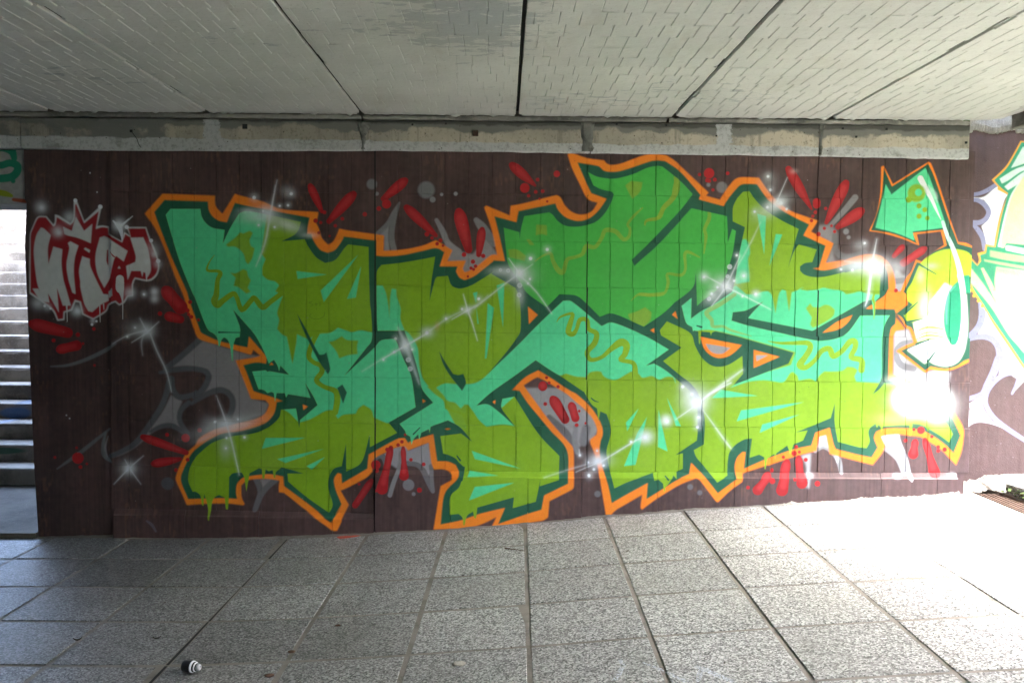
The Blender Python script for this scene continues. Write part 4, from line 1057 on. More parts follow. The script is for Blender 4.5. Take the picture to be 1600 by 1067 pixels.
def make_terrazzo():
    m, t = mat('terrazzo_slab', .5)
    oi = t.n.new('ShaderNodeObjectInfo').outputs['Random']
    warp = t.n.new('ShaderNodeVectorMath'); warp.operation = 'ADD'
    nz = t.n.new('ShaderNodeTexNoise'); nz.inputs['Scale'].default_value = 60; t.l.new(t.pos, nz.inputs['Vector'])
    sc = t.n.new('ShaderNodeVectorMath'); sc.operation = 'SCALE'; sc.inputs['Scale'].default_value = .006
    t.l.new(nz.outputs['Color'], sc.inputs[0]); t.l.new(t.pos, warp.inputs[0]); t.l.new(sc.outputs[0], warp.inputs[1])
    a = t.sep(t.voro(150, warp.outputs[0]))[0]
    b = t.sep(t.voro(290, warp.outputs[0]))[1]
    chips = t.ramp(a, [(0.0, (.018, .018, .018)), (.20, (.036, .036, .036)), (.31, (.165, .165, .166)), (.62, (.30, .30, .302)), (.88, (.60, .60, .60))])
    fine = t.ramp(b, [(0.0, .05), (.45, .22), (1.0, .52)])
    c = t.mix(.22, chips, fine)
    wear = t.noise(1.1, 5, .6)
    c = t.mix(t.math('MULTIPLY', t.step(wear, .40, .70), .26), c, (.235, .228, .215))
    grime = t.noise(4.5, 6, .65)
    c = t.mix(t.math('MULTIPLY', t.step(grime, .56, .75), .30), c, (.10, .10, .10))
    # shade put into the slab colour towards the stairs, patchy at its edge
    sx = t.math('ADD', t.sep()[0], t.math('MULTIPLY', t.math('SUBTRACT', t.noise(.9, 5, .6), .5), 3.0))
    c = t.mix(t.math('SUBTRACT', .56, t.math('MULTIPLY', t.step(sx, -2.2, .2), .56)), c, (.034, .033, .032))
    tone = t.math('ADD', t.math('MULTIPLY', oi, .28), .76)
    tn = t.n.new('ShaderNodeCombineColor')
    for k in range(3): t.l.new(tone, tn.inputs[k])
    c = t.mix(1.0, c, tn.outputs[0], 'MULTIPLY')
    t.color(c)
    t.rough(t.math('ADD', t.math('MULTIPLY', t.noise(14, 5), .30), .40))
    t.bump(t.math('ADD', t.math('MULTIPLY', b, .35), t.noise(20, 4)), .25, .004)
    return m


M_SLAB = make_terrazzo()
M_GROUT = make_concrete('paving_mortar', (.205, .187, .165), (.13, .118, .105), 6, .6)
M_DIRT = make_concrete('packed_earth', (.115, .10, .077), (.06, .053, .042), 3, .8)
M_PLASTER = make_concrete('crumbled_mortar', (.36, .335, .29), (.22, .20, .17), 9, .9)
M_EARTH = make_concrete('grass_bank', (.085, .105, .045), (.055, .07, .03), 1.2, 1.0)
M_COURT = make_concrete('pale_concrete', (.36, .345, .31), (.26, .25, .225), 1.5, .5)
M_ASPH = make_concrete('asphalt', (.06, .06, .058), (.045, .045, .044), 4, .6)


def plain(name, c, rough=.5, metal=0.0, bump=0.0):
    m, t = mat(name, rough)
    k = t.ramp(t.noise(35, 5), [(.25, tuple(v * .75 for v in c)), (.75, tuple(min(1, v * 1.2) for v in c))])
    t.color(k)
    t.bsdf.inputs['Metallic'].default_value = metal
    if bump: t.bump(t.noise(90, 4), bump, .002)
    return m


M_BLACK = plain('black_plastic', (.012, .012, .014), .35)
M_WHITE = plain('white_plastic', (.72, .72, .74), .4)
M_CLEAR = plain('grey_plastic', (.38, .37, .40), .25)
M_LEAF = plain('dry_leaf', (.045, .032, .022), .8, 0, .5)
M_TWIG = plain('twig_bark', (.07, .035, .022), .85, 0, .6)
M_RUST = plain('rusty_iron', (.075, .045, .032), .8, .2, .6)
M_VOID = plain('dark_gap', (.02, .02, .02), .9)
M_MOSS = plain('moss', (.05, .085, .018), .95, 0, .8)


def thin_paint(name, c, cut=.5):
    m, t = mat(name, .8)
    t.color(c)
    a = t.step(t.noise(140, 5, .7), cut - .08, cut + .06)
    t.l.new(a, t.bsdf.inputs['Alpha'])
    return m


M_SPLASH = thin_paint('red_overspray', (.55, .07, .04), .42)
M_CHALK = thin_paint('pale_spray', (.56, .60, .70), .53)
M_OCHRE = thin_paint('orange_spray', (.75, .35, .15), .50)

# ------------------------------------------------------------------ ground and paving
put('ground', box_mesh('ground', (0, 0, -0.75), (1600, 1600, 0.5)), M_EARTH)
bpy.data.objects['ground']['kind'] = 'structure'

GYAW = math.radians(0.97)
GX0 = [on_floor(x, y) for x, y in ((455, 839), (572, 833), (695, 825.5), (820, 816), (943, 805.5), (1068, 796), (1190, 788.5))]
cg, sg = math.cos(GYAW), math.sin(GYAW)


def grid_u(p): return p.x * cg - p.y * sg          # across the paving
def grid_v(p): return p.x * sg + p.y * cg          # into the picture


us = [grid_u(p) for p in GX0]
PU = (us[-1] - us[0]) / (len(us) - 1)
U0 = sum(u - i * PU for i, u in enumerate(us)) / len(us)
vs = [grid_v(on_floor(x, y)) for x, y in ((825, 1008.5), (825, 945), (825, 892.5), (825, 850))]
PV = (vs[-1] - vs[0]) / 3
V0 = sum(v - i * PV for i, v in enumerate(vs)) / 4
GRATE_X0, GRATE_X1 = 3.10, 3.26

# mortar bed that follows the fall of the floor, with the drain's trench let into it
bx = sorted(set([-14.0, -9.0] + [round(-4.5 + .25 * i, 3) for i in range(31)] + [GRATE_X0 - .002, GRATE_X0, GRATE_X1, GRATE_X1 + .002, 3.8, 4.6]))
bm = bmesh.new()
rows = []
for Y in (-4.5, 0.0, 2.5, 4.0, 5.0, WALL_Y + .02, WALL_Y + .25):
    r = []
    for x in bx:
        z = floor_z(x) - .0022
        if GRATE_X0 - .001 < x < GRATE_X1 + .001: z -= .09
        r.append(bm.verts.new((x, Y, z)))
    rows.append(r)
for a, b in zip(rows[:-1], rows[1:]):
    for i in range(len(bx) - 1):
        bm.faces.new((a[i], a[i + 1], b[i + 1], b[i]))
pavement = put('pavement', mesh_of(bm, 'pavement'), M_GROUT)
tag(pavement, kind='structure')

slab_me = box_mesh('paving_slab', (0, 0, -.02), (PU - .019, PV - .021, .04), .003, 1)
slab_me.materials.append(M_SLAB)
gap_me = box_mesh('dark_joint', (0, 0, 0), (.011, 1, .002))
gap_me.materials.append(M_VOID)
for i in range(-9, 12):
    for j in range(-4, 4):
        u, v = U0 + (i + .5) * PU, V0 + (j + .5) * PV
        x, y = u * cg + v * sg, -u * sg + v * cg
        if x + PU / 2 > GRATE_X0 + .03 or y + PV / 2 > WALL_Y + .28: continue
        z = floor_z(x)
        slope = (floor_z(x + .2) - floor_z(x - .2)) / .4
        put('paving_slab', slab_me, None, pavement, (x, y, z + RND.uniform(-.0012, .0018)),
            (RND.uniform(-.002, .002), -math.atan(slope) + RND.uniform(-.002, .002), -GYAW + RND.uniform(-.002, .002)))
# the narrow strip between the last full slab and the drain
edge_u = U0 + PU * math.floor((GRATE_X0 - .0 - U0) / PU)
for j in range(-4, 4):
    v = V0 + (j + .5) * PV
    i = math.floor((GRATE_X0 - .02 + v * sg * 0 - U0) / PU)
    # left edge of the missing slab at this row
    k = 11
    while True:
        u = U0 + (k + .5) * PU
        if u * cg + v * sg + PU / 2 <= GRATE_X0 + .03: break
        k -= 1
    ul = U0 + (k + 1) * PU
    xl = ul * cg + v * sg
    w = GRATE_X0 - .012 - xl
    if w < .03: continue
    yc = -(ul + w / 2) * sg + v * cg
    put('paving_slab', slab_me, None, pavement, (xl + w / 2 + .004, yc, floor_z(xl + w / 2)), (0, -math.atan((floor_z(xl + .2) - floor_z(xl)) / .2), -GYAW * .2), (w / PU, 1, 1))
# one joint stands open and dark
for j in range(-4, 4):
    v = V0 + (j + .5) * PV
    x, y = U0 * cg + v * sg, -U0 * sg + v * cg
    if y < WALL_Y + .1:
        put('open_joint', gap_me, None, pavement, (x, y, floor_z(x) - .0012), (0, 0, -GYAW), (1.2, PV * .985, 1))

# open paved ground that carries on outside, past the drain
bm = bmesh.new()
add_box(bm, (21.8, -8.0, floor_z(3.9) - .05), (36.0, 28.0, .10))
tag(put('grass_verge', mesh_of(bm, 'grass_verge'), M_EARTH), kind='structure')
# unseen grassy slope, added to block low sky and steepen the light falloff
rr = random.Random(77)
bm = bmesh.new()
prev = None
for i in range(60):
    y = -30 + i * .62
    ring = []
    for k, (x, z) in enumerate(((5.6, .1), (6.4, .55), (7.4, 1.35), (8.6, 2.5), (9.8, 3.6), (11, 4.1), (14, 4.2), (40, 4.3))):
        ring.append(bm.verts.new((x + rr.uniform(-.25, .25), y, z + (rr.uniform(-.12, .16) if k else 0))))
    if prev:
        for k in range(7): bm.faces.new((prev[k], prev[k + 1], ring[k + 1], ring[k]))
    prev = ring
bmesh.ops.recalc_face_normals(bm, faces=bm.faces)
o = put('added_slope', mesh_of(bm, 'added_slope', True), M_EARTH)
tag(o, kind='structure')

# rough landing between the wall and the stairs
bm = bmesh.new()
add_box(bm, (-5.2, 6.06, -.30 + .0), (4.3, 1.36, .40 - .006))
landing = put('landing', mesh_of(bm, 'landing'), M_DIRT)
tag(landing, kind='structure')

# paint that missed the wall
def ribbon(name, pts, wid, m, lift=.0035):
    bm = bmesh.new()
    P3 = [on_floor(*p) for p in pts]
    L = []
    for i, p in enumerate(P3):
        d = (P3[min(i + 1, len(P3) - 1)] - P3[max(i - 1, 0)]); d.z = 0; d.normalize()
        w = wid[i] if hasattr(wid, '__len__') else wid
        n = Vector((-d.y, d.x, 0)) * w / 2
        L.append((bm.verts.new((p.x + n.x, p.y + n.y, floor_z(p.x + n.x) + lift)), bm.verts.new((p.x - n.x, p.y - n.y, floor_z(p.x - n.x) + lift))))
    for a, b in zip(L[:-1], L[1:]): bm.faces.new((a[0], a[1], b[1], b[0]))
    return put(name, mesh_of(bm, name), m, pavement)


ribbon('paint_mark', [(528, 841), (540, 838.5), (555, 836.5), (572, 834.5)], [.05, .09, .08, .02], M_SPLASH)
ribbon('paint_mark', [(968, 1030), (974, 1040), (966, 1055), (960, 1064)], [.012, .02, .022, .02], M_CHALK)
ribbon('paint_mark', [(1004, 1036), (1028, 1045), (1052, 1056), (1074, 1066)], [.010, .018, .018, .02], M_CHALK)
ribbon('paint_mark', [(1086, 1042), (1100, 1046), (1122, 1056), (1146, 1066)], [.02, .03, .028, .02], M_CHALK)
ribbon('paint_mark', [(1096, 1046), (1093, 1056), (1090, 1066)], [.022, .022, .014], M_CHALK)
ribbon('paint_mark', [(1546, 785), (1550, 792), (1556, 793), (1560, 789), (1566, 791), (1573, 796)], .02, M_OCHRE)

# crumbled mortar along the foot of the walls
def skirt(name, x0, x1, Y, hmin, hmax, dmin, dmax, step, m, parent, seed):
    rr = random.Random(seed)
    bm = bmesh.new()
    n = int((x1 - x0) / step)
    prev = None
    h = rr.uniform(hmin, hmax); d = rr.uniform(dmin, dmax)
    for i in range(n + 1):
        x = x0 + (x1 - x0) * i / n
        h = min(hmax, max(hmin, h + rr.uniform(-1, 1) * (hmax - hmin) * .22))
        d = min(dmax, max(dmin, d + rr.uniform(-1, 1) * (dmax - dmin) * .22))
        z = floor_z(x)
        h0, d0 = h, d
        if m is M_PLASTER:
            tp = min(1, (i + 1) / 14); h, d = h * (.25 + .75 * tp), d * (.3 + .7 * tp)
        ring = [(x, Y + .012, z + h), (x, Y - .004, z + h * .95), (x + rr.uniform(-.2, .2) * step, Y - d * .35, z + h * rr.uniform(.50, .64)),
                (x + rr.uniform(-.2, .2) * step, Y - d * .75, z + h * rr.uniform(.14, .24) + .003), (x, Y - d, z - .004)]
        h, d = h0, d0
        ring = [bm.verts.new(p) for p in ring]
        if prev:
            for k in range(4): bm.faces.new((prev[k], prev[k + 1], ring[k + 1], ring[k]))
        prev = ring
    o = put(name, mesh_of(bm, name, True), m, parent)
    return tag(o, kind='stuff')


PL_Y = WALL_Y - .026
skirt('mortar_skirt', wall_x(50), wall_x(176), WALL_Y + .012, .004, .014, .02, .05, .02, M_GROUT, pavement, 3)
skirt('mortar_skirt', wall_x(176), wall_x(586), PL_Y, .002, .012, .012, .04, .02, M_GROUT, pavement, 4)
skirt('mortar_skirt', wall_x(586), wall_x(912), PL_Y, .002, .010, .010, .03, .02, M_GROUT, pavement, 5)
skirt('mortar_skirt', wall_x(912), wall_x(1210), PL_Y, .001, .011, .008, .03, .009, M_GROUT, pavement, 6)
skirt('mortar_skirt', wall_x(1210), wall_x(1505), PL_Y, .003, .022, .012, .05, .007, M_PLASTER, pavement, 7)
skirt('mortar_skirt', wall_x(1517), 4.6, RIGHT_Y, .025, .065, .10, .20, .008, M_PLASTER, pavement, 8)

# ------------------------------------------------------------------ the tiled wall
COLS = [173, 202, 236, 270, 304, 338.5, 374, 408.5, 444, 478.5, 514, 550, 586, 622, 659, 695.5, 732, 769.5, 806, 844.5, 881, 917, 953, 988.5,
        1024.5, 1061, 1096.5, 1132.5, 1168.5, 1206, 1242, 1277.5, 1312.5, 1347, 1382, 1415.5, 1449, 1484, 1515]
ROWX = (300, 800, 1450)
ROWY = [(234.5, 237.5, 248.5), (300, 304, 311.5), (371, 377, 384.5), (443.5, 448, 456), (514, 520, 527.5), (586, 592, 597.5), (657, 665, 669), (728, 737, 738.5), (797, 806, 806)]


def row_y(r, x):
    a, b, c = ROWY[r]
    return b + (x - 800) * ((b - a) / 500 if x < 800 else (c - b) / 650)


wall = empty('tiled_wall', (0, WALL_Y, 0))
tag(wall, 'long tiled underpass wall covered by the big green and orange graffiti lettering', 'wall')
bm = bmesh.new()
x0, x1 = wall_x(173), wall_x(1515.5)
add_box(bm, ((x0 + x1) / 2, WALL_Y + .006 + .19, 1.08), (x1 - x0, .38, 2.68))
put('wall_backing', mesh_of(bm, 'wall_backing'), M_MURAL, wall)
TW, TH = .1495, .302
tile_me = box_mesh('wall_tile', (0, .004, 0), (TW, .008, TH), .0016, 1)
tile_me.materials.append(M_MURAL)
DEEP = (586, 917, 1277.5)
for c in range(len(COLS) - 1):
    for r in range(8):
        if r == 7 and COLS[c] > 560: continue
        xa, xb = COLS[c], COLS[c + 1]
        p = [on_depth(x, row_y(k, x)) for x in (xa, xb) for k in (r, r + 1)]
        ga = .0042 if xa in DEEP else .0016
        gb = .0042 if xb in DEEP else .0016
        w = (p[2].x - p[0].x + p[3].x - p[1].x) / 2 - ga - gb
        h = (p[0].z - p[1].z + p[2].z - p[3].z) / 2 - .0014
        cx = sum(q.x for q in p) / 4 + (ga - gb) / 2
        cz = sum(q.z for q in p) / 4
        tilt = math.atan2(p[2].z - p[0].z, p[2].x - p[0].x)
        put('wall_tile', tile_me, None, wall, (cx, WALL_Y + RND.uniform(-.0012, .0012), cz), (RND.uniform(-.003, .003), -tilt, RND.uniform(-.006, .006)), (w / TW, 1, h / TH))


for xd in DEEP:
    put('expansion_joint', box_mesh('expansion_joint', (0, 0, 0), (.010, .006, 2.6)), M_VOID, wall, (wall_x(xd), WALL_Y + .005, 1.10))


def plinth(xa, xb, zt, zb):
    Xa, Xb = wall_x(xa) + .0015, wall_x(xb) - .0015
    bm = bmesh.new()
    prof = [(WALL_Y + .004, zt + .004), (WALL_Y - .003, zt), (PL_Y + .011, zt - .026), (PL_Y, zt - .034), (PL_Y, zb), (WALL_Y + .004, zb)]
    A = [bm.verts.new((Xa, y, z)) for y, z in prof]
    B = [bm.verts.new((Xb, y, z)) for y, z in prof]
    for k in range(len(prof)):
        q = (k + 1) % len(prof)
        bm.faces.new((A[k], B[k], B[q], A[q]))
    bm.faces.new(A); bm.faces.new(list(reversed(B)))
    bmesh.ops.recalc_face_normals(bm, faces=bm.faces)
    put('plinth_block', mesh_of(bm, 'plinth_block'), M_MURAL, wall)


PX = [174, 287, 403.5, 520, 585]
for a, b in zip(PX[:-1], PX[1:]):
    xm = (a + b) / 2
    plinth(a, b, on_depth(xm, row_y(8, xm)).z, -.2)
PX = [586.5, 705, 827, 911.5, 1031, 1151.5, 1266, 1382, 1470, 1503]
for a, b in zip(PX[:-1], PX[1:]):
    xm = (a + b) / 2
    plinth(a, b, on_depth(xm, row_y(7, xm) + .5).z, -.2)

# ------------------------------------------------------------------ smooth pier at the left end
bm = bmesh.new()
zt, zs, zb = on_depth(100, 234).z, on_depth(40, 312).z, -.2
xl, xs, xr = wall_x(36, 270), wall_x(48, 560), wall_x(172.2)
PY = WALL_Y + .014
out = [(xl, zt), (xr, zt), (xr, zb), (xs + .02, zb), (xs, zb + .5), (xs - .03, zs - .3), (xs - .012, zs - .02), (xl, zs)]
F = [bm.verts.new((x, PY, z)) for x, z in out]
K_ = [bm.verts.new((x, PY + .40, z)) for x, z in out]
bm.faces.new(list(reversed(F))); bm.faces.new(K_)
for k in range(len(out)):
    q = (k + 1) % len(out)
    bm.faces.new((F[k], K_[k], K_[q], F[q]))
bmesh.ops.recalc_face_normals(bm, faces=bm.faces)
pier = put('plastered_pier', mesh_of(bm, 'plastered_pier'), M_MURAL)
tag(pier, 'smooth dark brown pier with a small red and white tag beside the stair opening', 'pier')

# lintel over the stair opening
zl0, zl1 = on_depth(15, 318).z, on_depth(15, 233).z
lin = put('lintel', box_mesh('lintel', ((-7.6 + xl) / 2, LINTEL_Y + .2, (zl0 + zl1) / 2), (xl - .003 + 7.6, .4, zl1 - zl0), .006), M_LINTEL)
tag(lin, 'pale grey lintel with green painted writing above the stair opening', 'lintel')

# ------------------------------------------------------------------ plastered wall to the right
bm = bmesh.new()
add_box(bm, ((wall_x(1512) + 9.0) / 2, RIGHT_Y + .2, 1.22), (9.0 - wall_x(1512), .4, 2.84))
rwall = put('plastered_wall', mesh_of(bm, 'plastered_wall'), M_RIGHT)
tag(rwall, 'set back plastered wall at the right end with white clouds and a pale green figure', 'wall')
# ragged render left along its head
rr = random.Random(9)
bm = bmesh.new()
prev = None
zc = on_depth(1550, 193, RIGHT_Y).z
for i in range(70):
    px = 1512 + i * 1.6
    x = on_depth(px, 205, RIGHT_Y).x
    zlow = on_depth(px, 207 + (4 if px < 1519 else 0) + (3 * math.sin(px * .09)) + (5 if 1586 < px < 1600 else 0) + rr.uniform(-1, 1), RIGHT_Y).z
    ring = [bm.verts.new((x, RIGHT_Y - .022 + rr.uniform(-.001, .001), zc + .25)), bm.verts.new((x, RIGHT_Y - .024 + rr.uniform(-.0015, .0015), zlow + .04)),
            bm.verts.new((x, RIGHT_Y - .012, zlow + .006)), bm.verts.new((x, RIGHT_Y + .004, zlow))]
    if prev:
        for k in range(3): bm.faces.new((prev[k], prev[k + 1], ring[k + 1], ring[k]))
    prev = ring
put('render_edge', mesh_of(bm, 'render_edge'), M_PLASTER, rwall)

# ------------------------------------------------------------------ beam on top of the tiled wall
beam = empty('concrete_beam', (0, WALL_Y, 2.4))
tag(beam, 'stained beige concrete beam with whitewashed foot running above the tiled wall', 'beam')


def beam_bottom(x):
    return float(np.interp(x, (-200, 40, 200, 640, 1200, 1513), (231, 232, 236, 236.5, 243.5, 250)))


def block(xa, xb, cut_l=0, cut_r=0, ytop=192.0):
    """a block of the beam; cut = how far its upper corner is broken off at either end"""
    n = 14
    bm = bmesh.new()
    Fr, Bk = [], []
    Ya, Yb = WALL_Y - .016, WALL_Y + .36
    cols = []
    for i in range(n + 1):
        px = xa + (xb - xa) * i / n
        X = wall_x(px, 215)
        lo = on_depth(px, beam_bottom(px)).z
        hi = on_depth(px, ytop + (px - 800) * .009).z
        cols.append((X, lo + RND.uniform(-.003, .003), hi))
    for (X, lo, hi) in cols:
        Fr.append((bm.verts.new((X, Ya + .006, lo)), bm.verts.new((X, Ya + RND.uniform(-.002, .002), lo + .008)), bm.verts.new((X, Ya + RND.uniform(-.002, .002), hi))))
        Bk.append((bm.verts.new((X, Yb, lo)), bm.verts.new((X, Yb, hi))))
    for i in range(n):
        a, b = Fr[i], Fr[i + 1]
        bm.faces.new((a[0], b[0], b[1], a[1])); bm.faces.new((a[1], b[1], b[2], a[2]))
        bm.faces.new((Bk[i][0], Bk[i + 1][0], b[0], a[0])); bm.faces.new((a[2], b[2], Bk[i + 1][1], Bk[i][1]))
    for e in (0, n):
        bm.faces.new((Fr[e][0], Fr[e][1], Fr[e][2], Bk[e][1], Bk[e][0]))
    bmesh.ops.recalc_face_normals(bm, faces=bm.faces)
    put('beam_block', mesh_of(bm, 'beam_block'), M_BEAM, beam)


EDG = [-420, 34, 567.3, 922.5, 1280.5, 1513.5]
for i, (a, b) in enumerate(zip(EDG[:-1], EDG[1:])):
    block(a + (.9 if i else 0), b - .9)
# cement packed into the joints of the beam
for px, w0, w1 in ((568, 26, 5), (917, 24, 17), (1281, 9, 6)):
    bm = bmesh.new()
    zz0, zz1 = on_depth(px, beam_bottom(px) - 2).z, on_depth(px, 193).z
    A = []
    for k in range(9):
        f = k / 8
        w = ((w1 + (w0 - w1) * max(0, f - .35) / .65 if px != 917 else w0 - 6 + 5 * abs(f - .4)) * RND.uniform(.8, 1.15)) / 241 / 2
        z = zz0 + (zz1 - zz0) * f
        X = wall_x(px, 215)
        A.append([bm.verts.new((X - w + RND.uniform(-.006, .006), WALL_Y - .0145, z)), bm.verts.new((X - w * .5, WALL_Y - .021 - RND.uniform(0, .006), z)),
                  bm.verts.new((X + w * .5, WALL_Y - .021 - RND.uniform(0, .006), z)), bm.verts.new((X + w + RND.uniform(-.006, .006), WALL_Y - .0145, z))])
    for a, b in zip(A[:-1], A[1:]):
        for k in range(3): bm.faces.new((a[k], a[k + 1], b[k + 1], b[k]))
    put('joint_mortar', mesh_of(bm, 'joint_mortar'), M_CEMENT, beam)
# square iron stub and plug holes left in its face
for px, py, s in ((743, 209.5, .036), (645, 196, .012), (697, 194.5, .010), (963, 195.5, .012), (1040, 197, .012), (1315, 202, .012), (1383, 203, .014), (207, 206, .016), (384, 199, .03), (1336, 215, .012), (1507, 224, .014), (1118, 213.5, .01)):
    p = on_depth(px, py)
    put('iron_stub', box_mesh('iron_stub', (0, 0, 0), (s, .012, s), .001), M_RUST if s > .03 else M_VOID, beam, (p.x, WALL_Y - .017, p.z))
# hanging wire near the left
bm = bmesh.new()
q = [on_depth(x, y) for x, y in ((207, 206), (212, 212), (217, 219), (219, 226), (223, 232))]
for a, b in zip(q[:-1], q[1:]):
    add_lathe(bm, [(0, .0022), ((b - a).length, .0022)], (a.x, WALL_Y - .026, a.z), (b - a), 6)
put('wire', mesh_of(bm, 'wire'), M_VOID, beam)

put('bearing', box_mesh('bearing', ((-7 + wall_x(1510)) / 2, WALL_Y + .22, (zz1 + on_depth(800, 181).z) / 2 + .05), (wall_x(1510) + 7, .2, .36)), M_CONC, beam)

# bedding strip between beam and ceiling
zs0, zs1 = on_depth(800, 190.0).z, on_depth(800, 185).z
for a, b in ((-420, 320), (320, 566), (570, 1040), (1044, 1270), (1270, 1511)):
    Xa, Xb = wall_x(a, 188), wall_x(b, 188)
    n = 40
    bm = bmesh.new()
    prev = None
    for i in range(n + 1):
        X = Xa + (Xb - Xa) * i / n
        j = RND.uniform(-.003, .003)
        dz = -.0 * X
        ring = [bm.verts.new(v) for v in ((X, WALL_Y + .3, zs0 + dz), (X, WALL_Y - .034 + j, zs0 + dz + RND.uniform(-.003, .002)), (X, WALL_Y - .036 + j, zs1 + dz + RND.uniform(-.004, .004)), (X, WALL_Y + .3, zs1 + dz))]
        if prev:
            for k in range(3): bm.faces.new((prev[k], prev[k + 1], ring[k + 1], ring[k]))
        prev = ring
    bmesh.ops.recalc_face_normals(bm, faces=bm.faces)
    put('bedding_strip', mesh_of(bm, 'bedding_strip'), M_CONC, beam)

# ------------------------------------------------------------------ ceiling: panels cast against brick-shaped formers
ZC = on_depth(800, 181).z
ceiling = empty('ceiling', (0, 0, ZC))
tag(ceiling, kind='structure')
CJ = [on_level(x, y, ZC).x for x, y in ((335, 181.5), (568, 182.5), (808, 182), (1048, 187), (1290, 188.5))]
step_c = (CJ[-1] - CJ[0]) / 4
JX = [CJ[0] - step_c * k for k in (5, 4, 3, 2, 1)] + CJ + [3.16]
Y_END = WALL_Y - .045
Y_BACK = -4.0
BW, BL = .0905, .158
def brick_faces(bm, M):
    # a flat face whose two long edges are eased; the short ends butt against the next course
    w, l, e = BW / 2 - .0003, BL / 2 - .0001, .0030
    prof = [(-w, .012), (-w, e * .9), (-w + e, 0), (w - e, 0), (w, e * .9), (w, .012)]
    A = [bm.verts.new(M @ Vector((x, -l, z))) for x, z in prof]
    B = [bm.verts.new(M @ Vector((x, l, z))) for x, z in prof]
    for k in range(5): bm.faces.new((A[k + 1], A[k], B[k], B[k + 1]))
    bm.faces.new(A); bm.faces.new(list(reversed(B)))


bm = bmesh.new()
brick_faces(bm, Matrix.Identity(4))
bmesh.ops.recalc_face_normals(bm, faces=bm.faces)
brick_me = mesh_of(bm, 'ceiling_brick')
brick_me.materials.append(M_CEIL)
bricks, panels = [], []
for k in range(len(JX) - 1):
    g = .009
    xa, xb = JX[k] + g, JX[k + 1] - (g if k < len(JX) - 2 else 0)
    bm = bmesh.new()
    add_box(bm, ((xa + xb) / 2, (Y_BACK + Y_END) / 2, ZC + .008 + .06), (xb - xa, Y_END - Y_BACK, .12))
    panels.append(put('ceiling_panel', mesh_of(bm, 'ceiling_panel'), M_CEIL, ceiling))
    if k:
        jb = bmesh.new()
        add_box(jb, (JX[k] + (.0 if k != 7 else .0015), (Y_BACK + Y_END) / 2 - .01, ZC + .022), (.030, Y_END - Y_BACK - .02, .012))
        put('joint_filler', mesh_of(jb, 'joint_filler'), M_VOID, ceiling)
    if JX[k + 1] < -4.4: continue
    nrow = int((Y_END - 1.2) / BL)
    for r in range(nrow):
        yc = Y_END - (r + .5) * BL
        off = (0, .5, .22, .72)[r % 4] * BW
        x = xa - off
        while x < xb:
            wd = BW * RND.uniform(.72, 1.30)
            a, b = max(x, xa), min(x + wd, xb)
            if b - a > .02: bricks.append(((a + b) / 2, yc, (b - a) / BW, panels[-1]))
            x += wd


def seen(bk):
    x, y = bk[0], bk[1]
    v = Vector((x, y, ZC - CAMZ))
    zc = v.dot(FW)
    if zc < .2: return -1
    px, py = 800 + FPX * v.dot(RX) / zc, 533.5 - FPX * v.dot(UP) / zc
    if not (-15 < px < 1615 and py > -12): return -1
    return 1 / (y * y * y)


order = sorted(range(len(bricks)), key=lambda i: -seen(bricks[i]))
single = set(order[:300])
rest = bmesh.new()
for i, (x, y, s, pan) in enumerate(bricks):
    amp = RND.choice((.06, .12, .3, .6, 1.0, 1.2, 1.9))
    dz = RND.uniform(-.0005, .0006) * amp
    rx, ry, rz = RND.uniform(-.003, .003) * amp, RND.uniform(-.020, .020) * amp, RND.uniform(-.016, .016)
    zc_ = ZC - .001 - dz
    if i in single:
        put('ceiling_brick', brick_me, None, pan, (x, y, zc_), (rx, ry, rz), (s, 1, 1))
    else:
        M = Matrix.Translation((x, y, zc_)) @ Matrix.Rotation(rz, 4, 'Z') @ Matrix.Rotation(ry, 4, 'Y') @ Matrix.Rotation(rx, 4, 'X') @ Matrix.Diagonal((s, 1, 1, 1))
        brick_faces(rest, M)
bmesh.ops.recalc_face_normals(rest, faces=rest.faces)
tag(put('brick_relief', mesh_of(rest, 'brick_relief'), M_CEIL, ceiling), kind='stuff')
# paint run down over the front edge of the panels
bm = bmesh.new()
prev = None
n = 330
for i in range(n + 1):
    X = -4.4 + (3.1 + 4.4) * i / n
    d = RND.uniform(0, .006) + (.012 if RND.random() < .06 else 0)
    if any(abs(X - j) < .014 for j in JX): prev = None; continue
    ring = [bm.verts.new(v) for v in ((X, Y_END - .012, ZC - .0035), (X, Y_END + .006, ZC - .006 - d * .4), (X, Y_END + .014, ZC - .004 - d), (X, Y_END + .022, ZC + .03))]
    if prev:
        for k in range(3): bm.faces.new((prev[k], prev[k + 1], ring[k + 1], ring[k]))
    prev = ring
put('paint_lip', mesh_of(bm, 'paint_lip'), M_CEIL, ceiling)

# the deck that the panels hang under, the beam along its open edge, the far sides of the passage
bm = bmesh.new()
add_box(bm, (-3.0, .95, ZC + .14 + .35), (12.3, 10.0, .70))
add_box(bm, (-5.2, 6.97, ZC + .14 + .35), (5.0, 2.044, .70))      # it reaches over the foot of the stairs
deck = put('bridge_deck', mesh_of(bm, 'bridge_deck'), M_DECK)
tag(deck, kind='structure')
eb = put('edge_beam', box_mesh('edge_beam', (3.165 + .17, .6, 2.53 + .20), (.34, 9.3, .40), .012, 2), M_CONC)
tag(eb, 'bare grey concrete beam along the open right edge of the ceiling', 'beam')
bm = bmesh.new()
out_ = [(3.51, 5.95), (3.51, -2.6), (7.6, -2.6), (4.40, 5.95)]        # unseen roof, outer edge skewed to keep daylight off the near floor
lo_ = [bm.verts.new((x, y, ZC + .10)) for x, y in out_]
hi_ = [bm.verts.new((x, y, ZC + .60)) for x, y in out_]
bm.faces.new(lo_); bm.faces.new(list(reversed(hi_)))
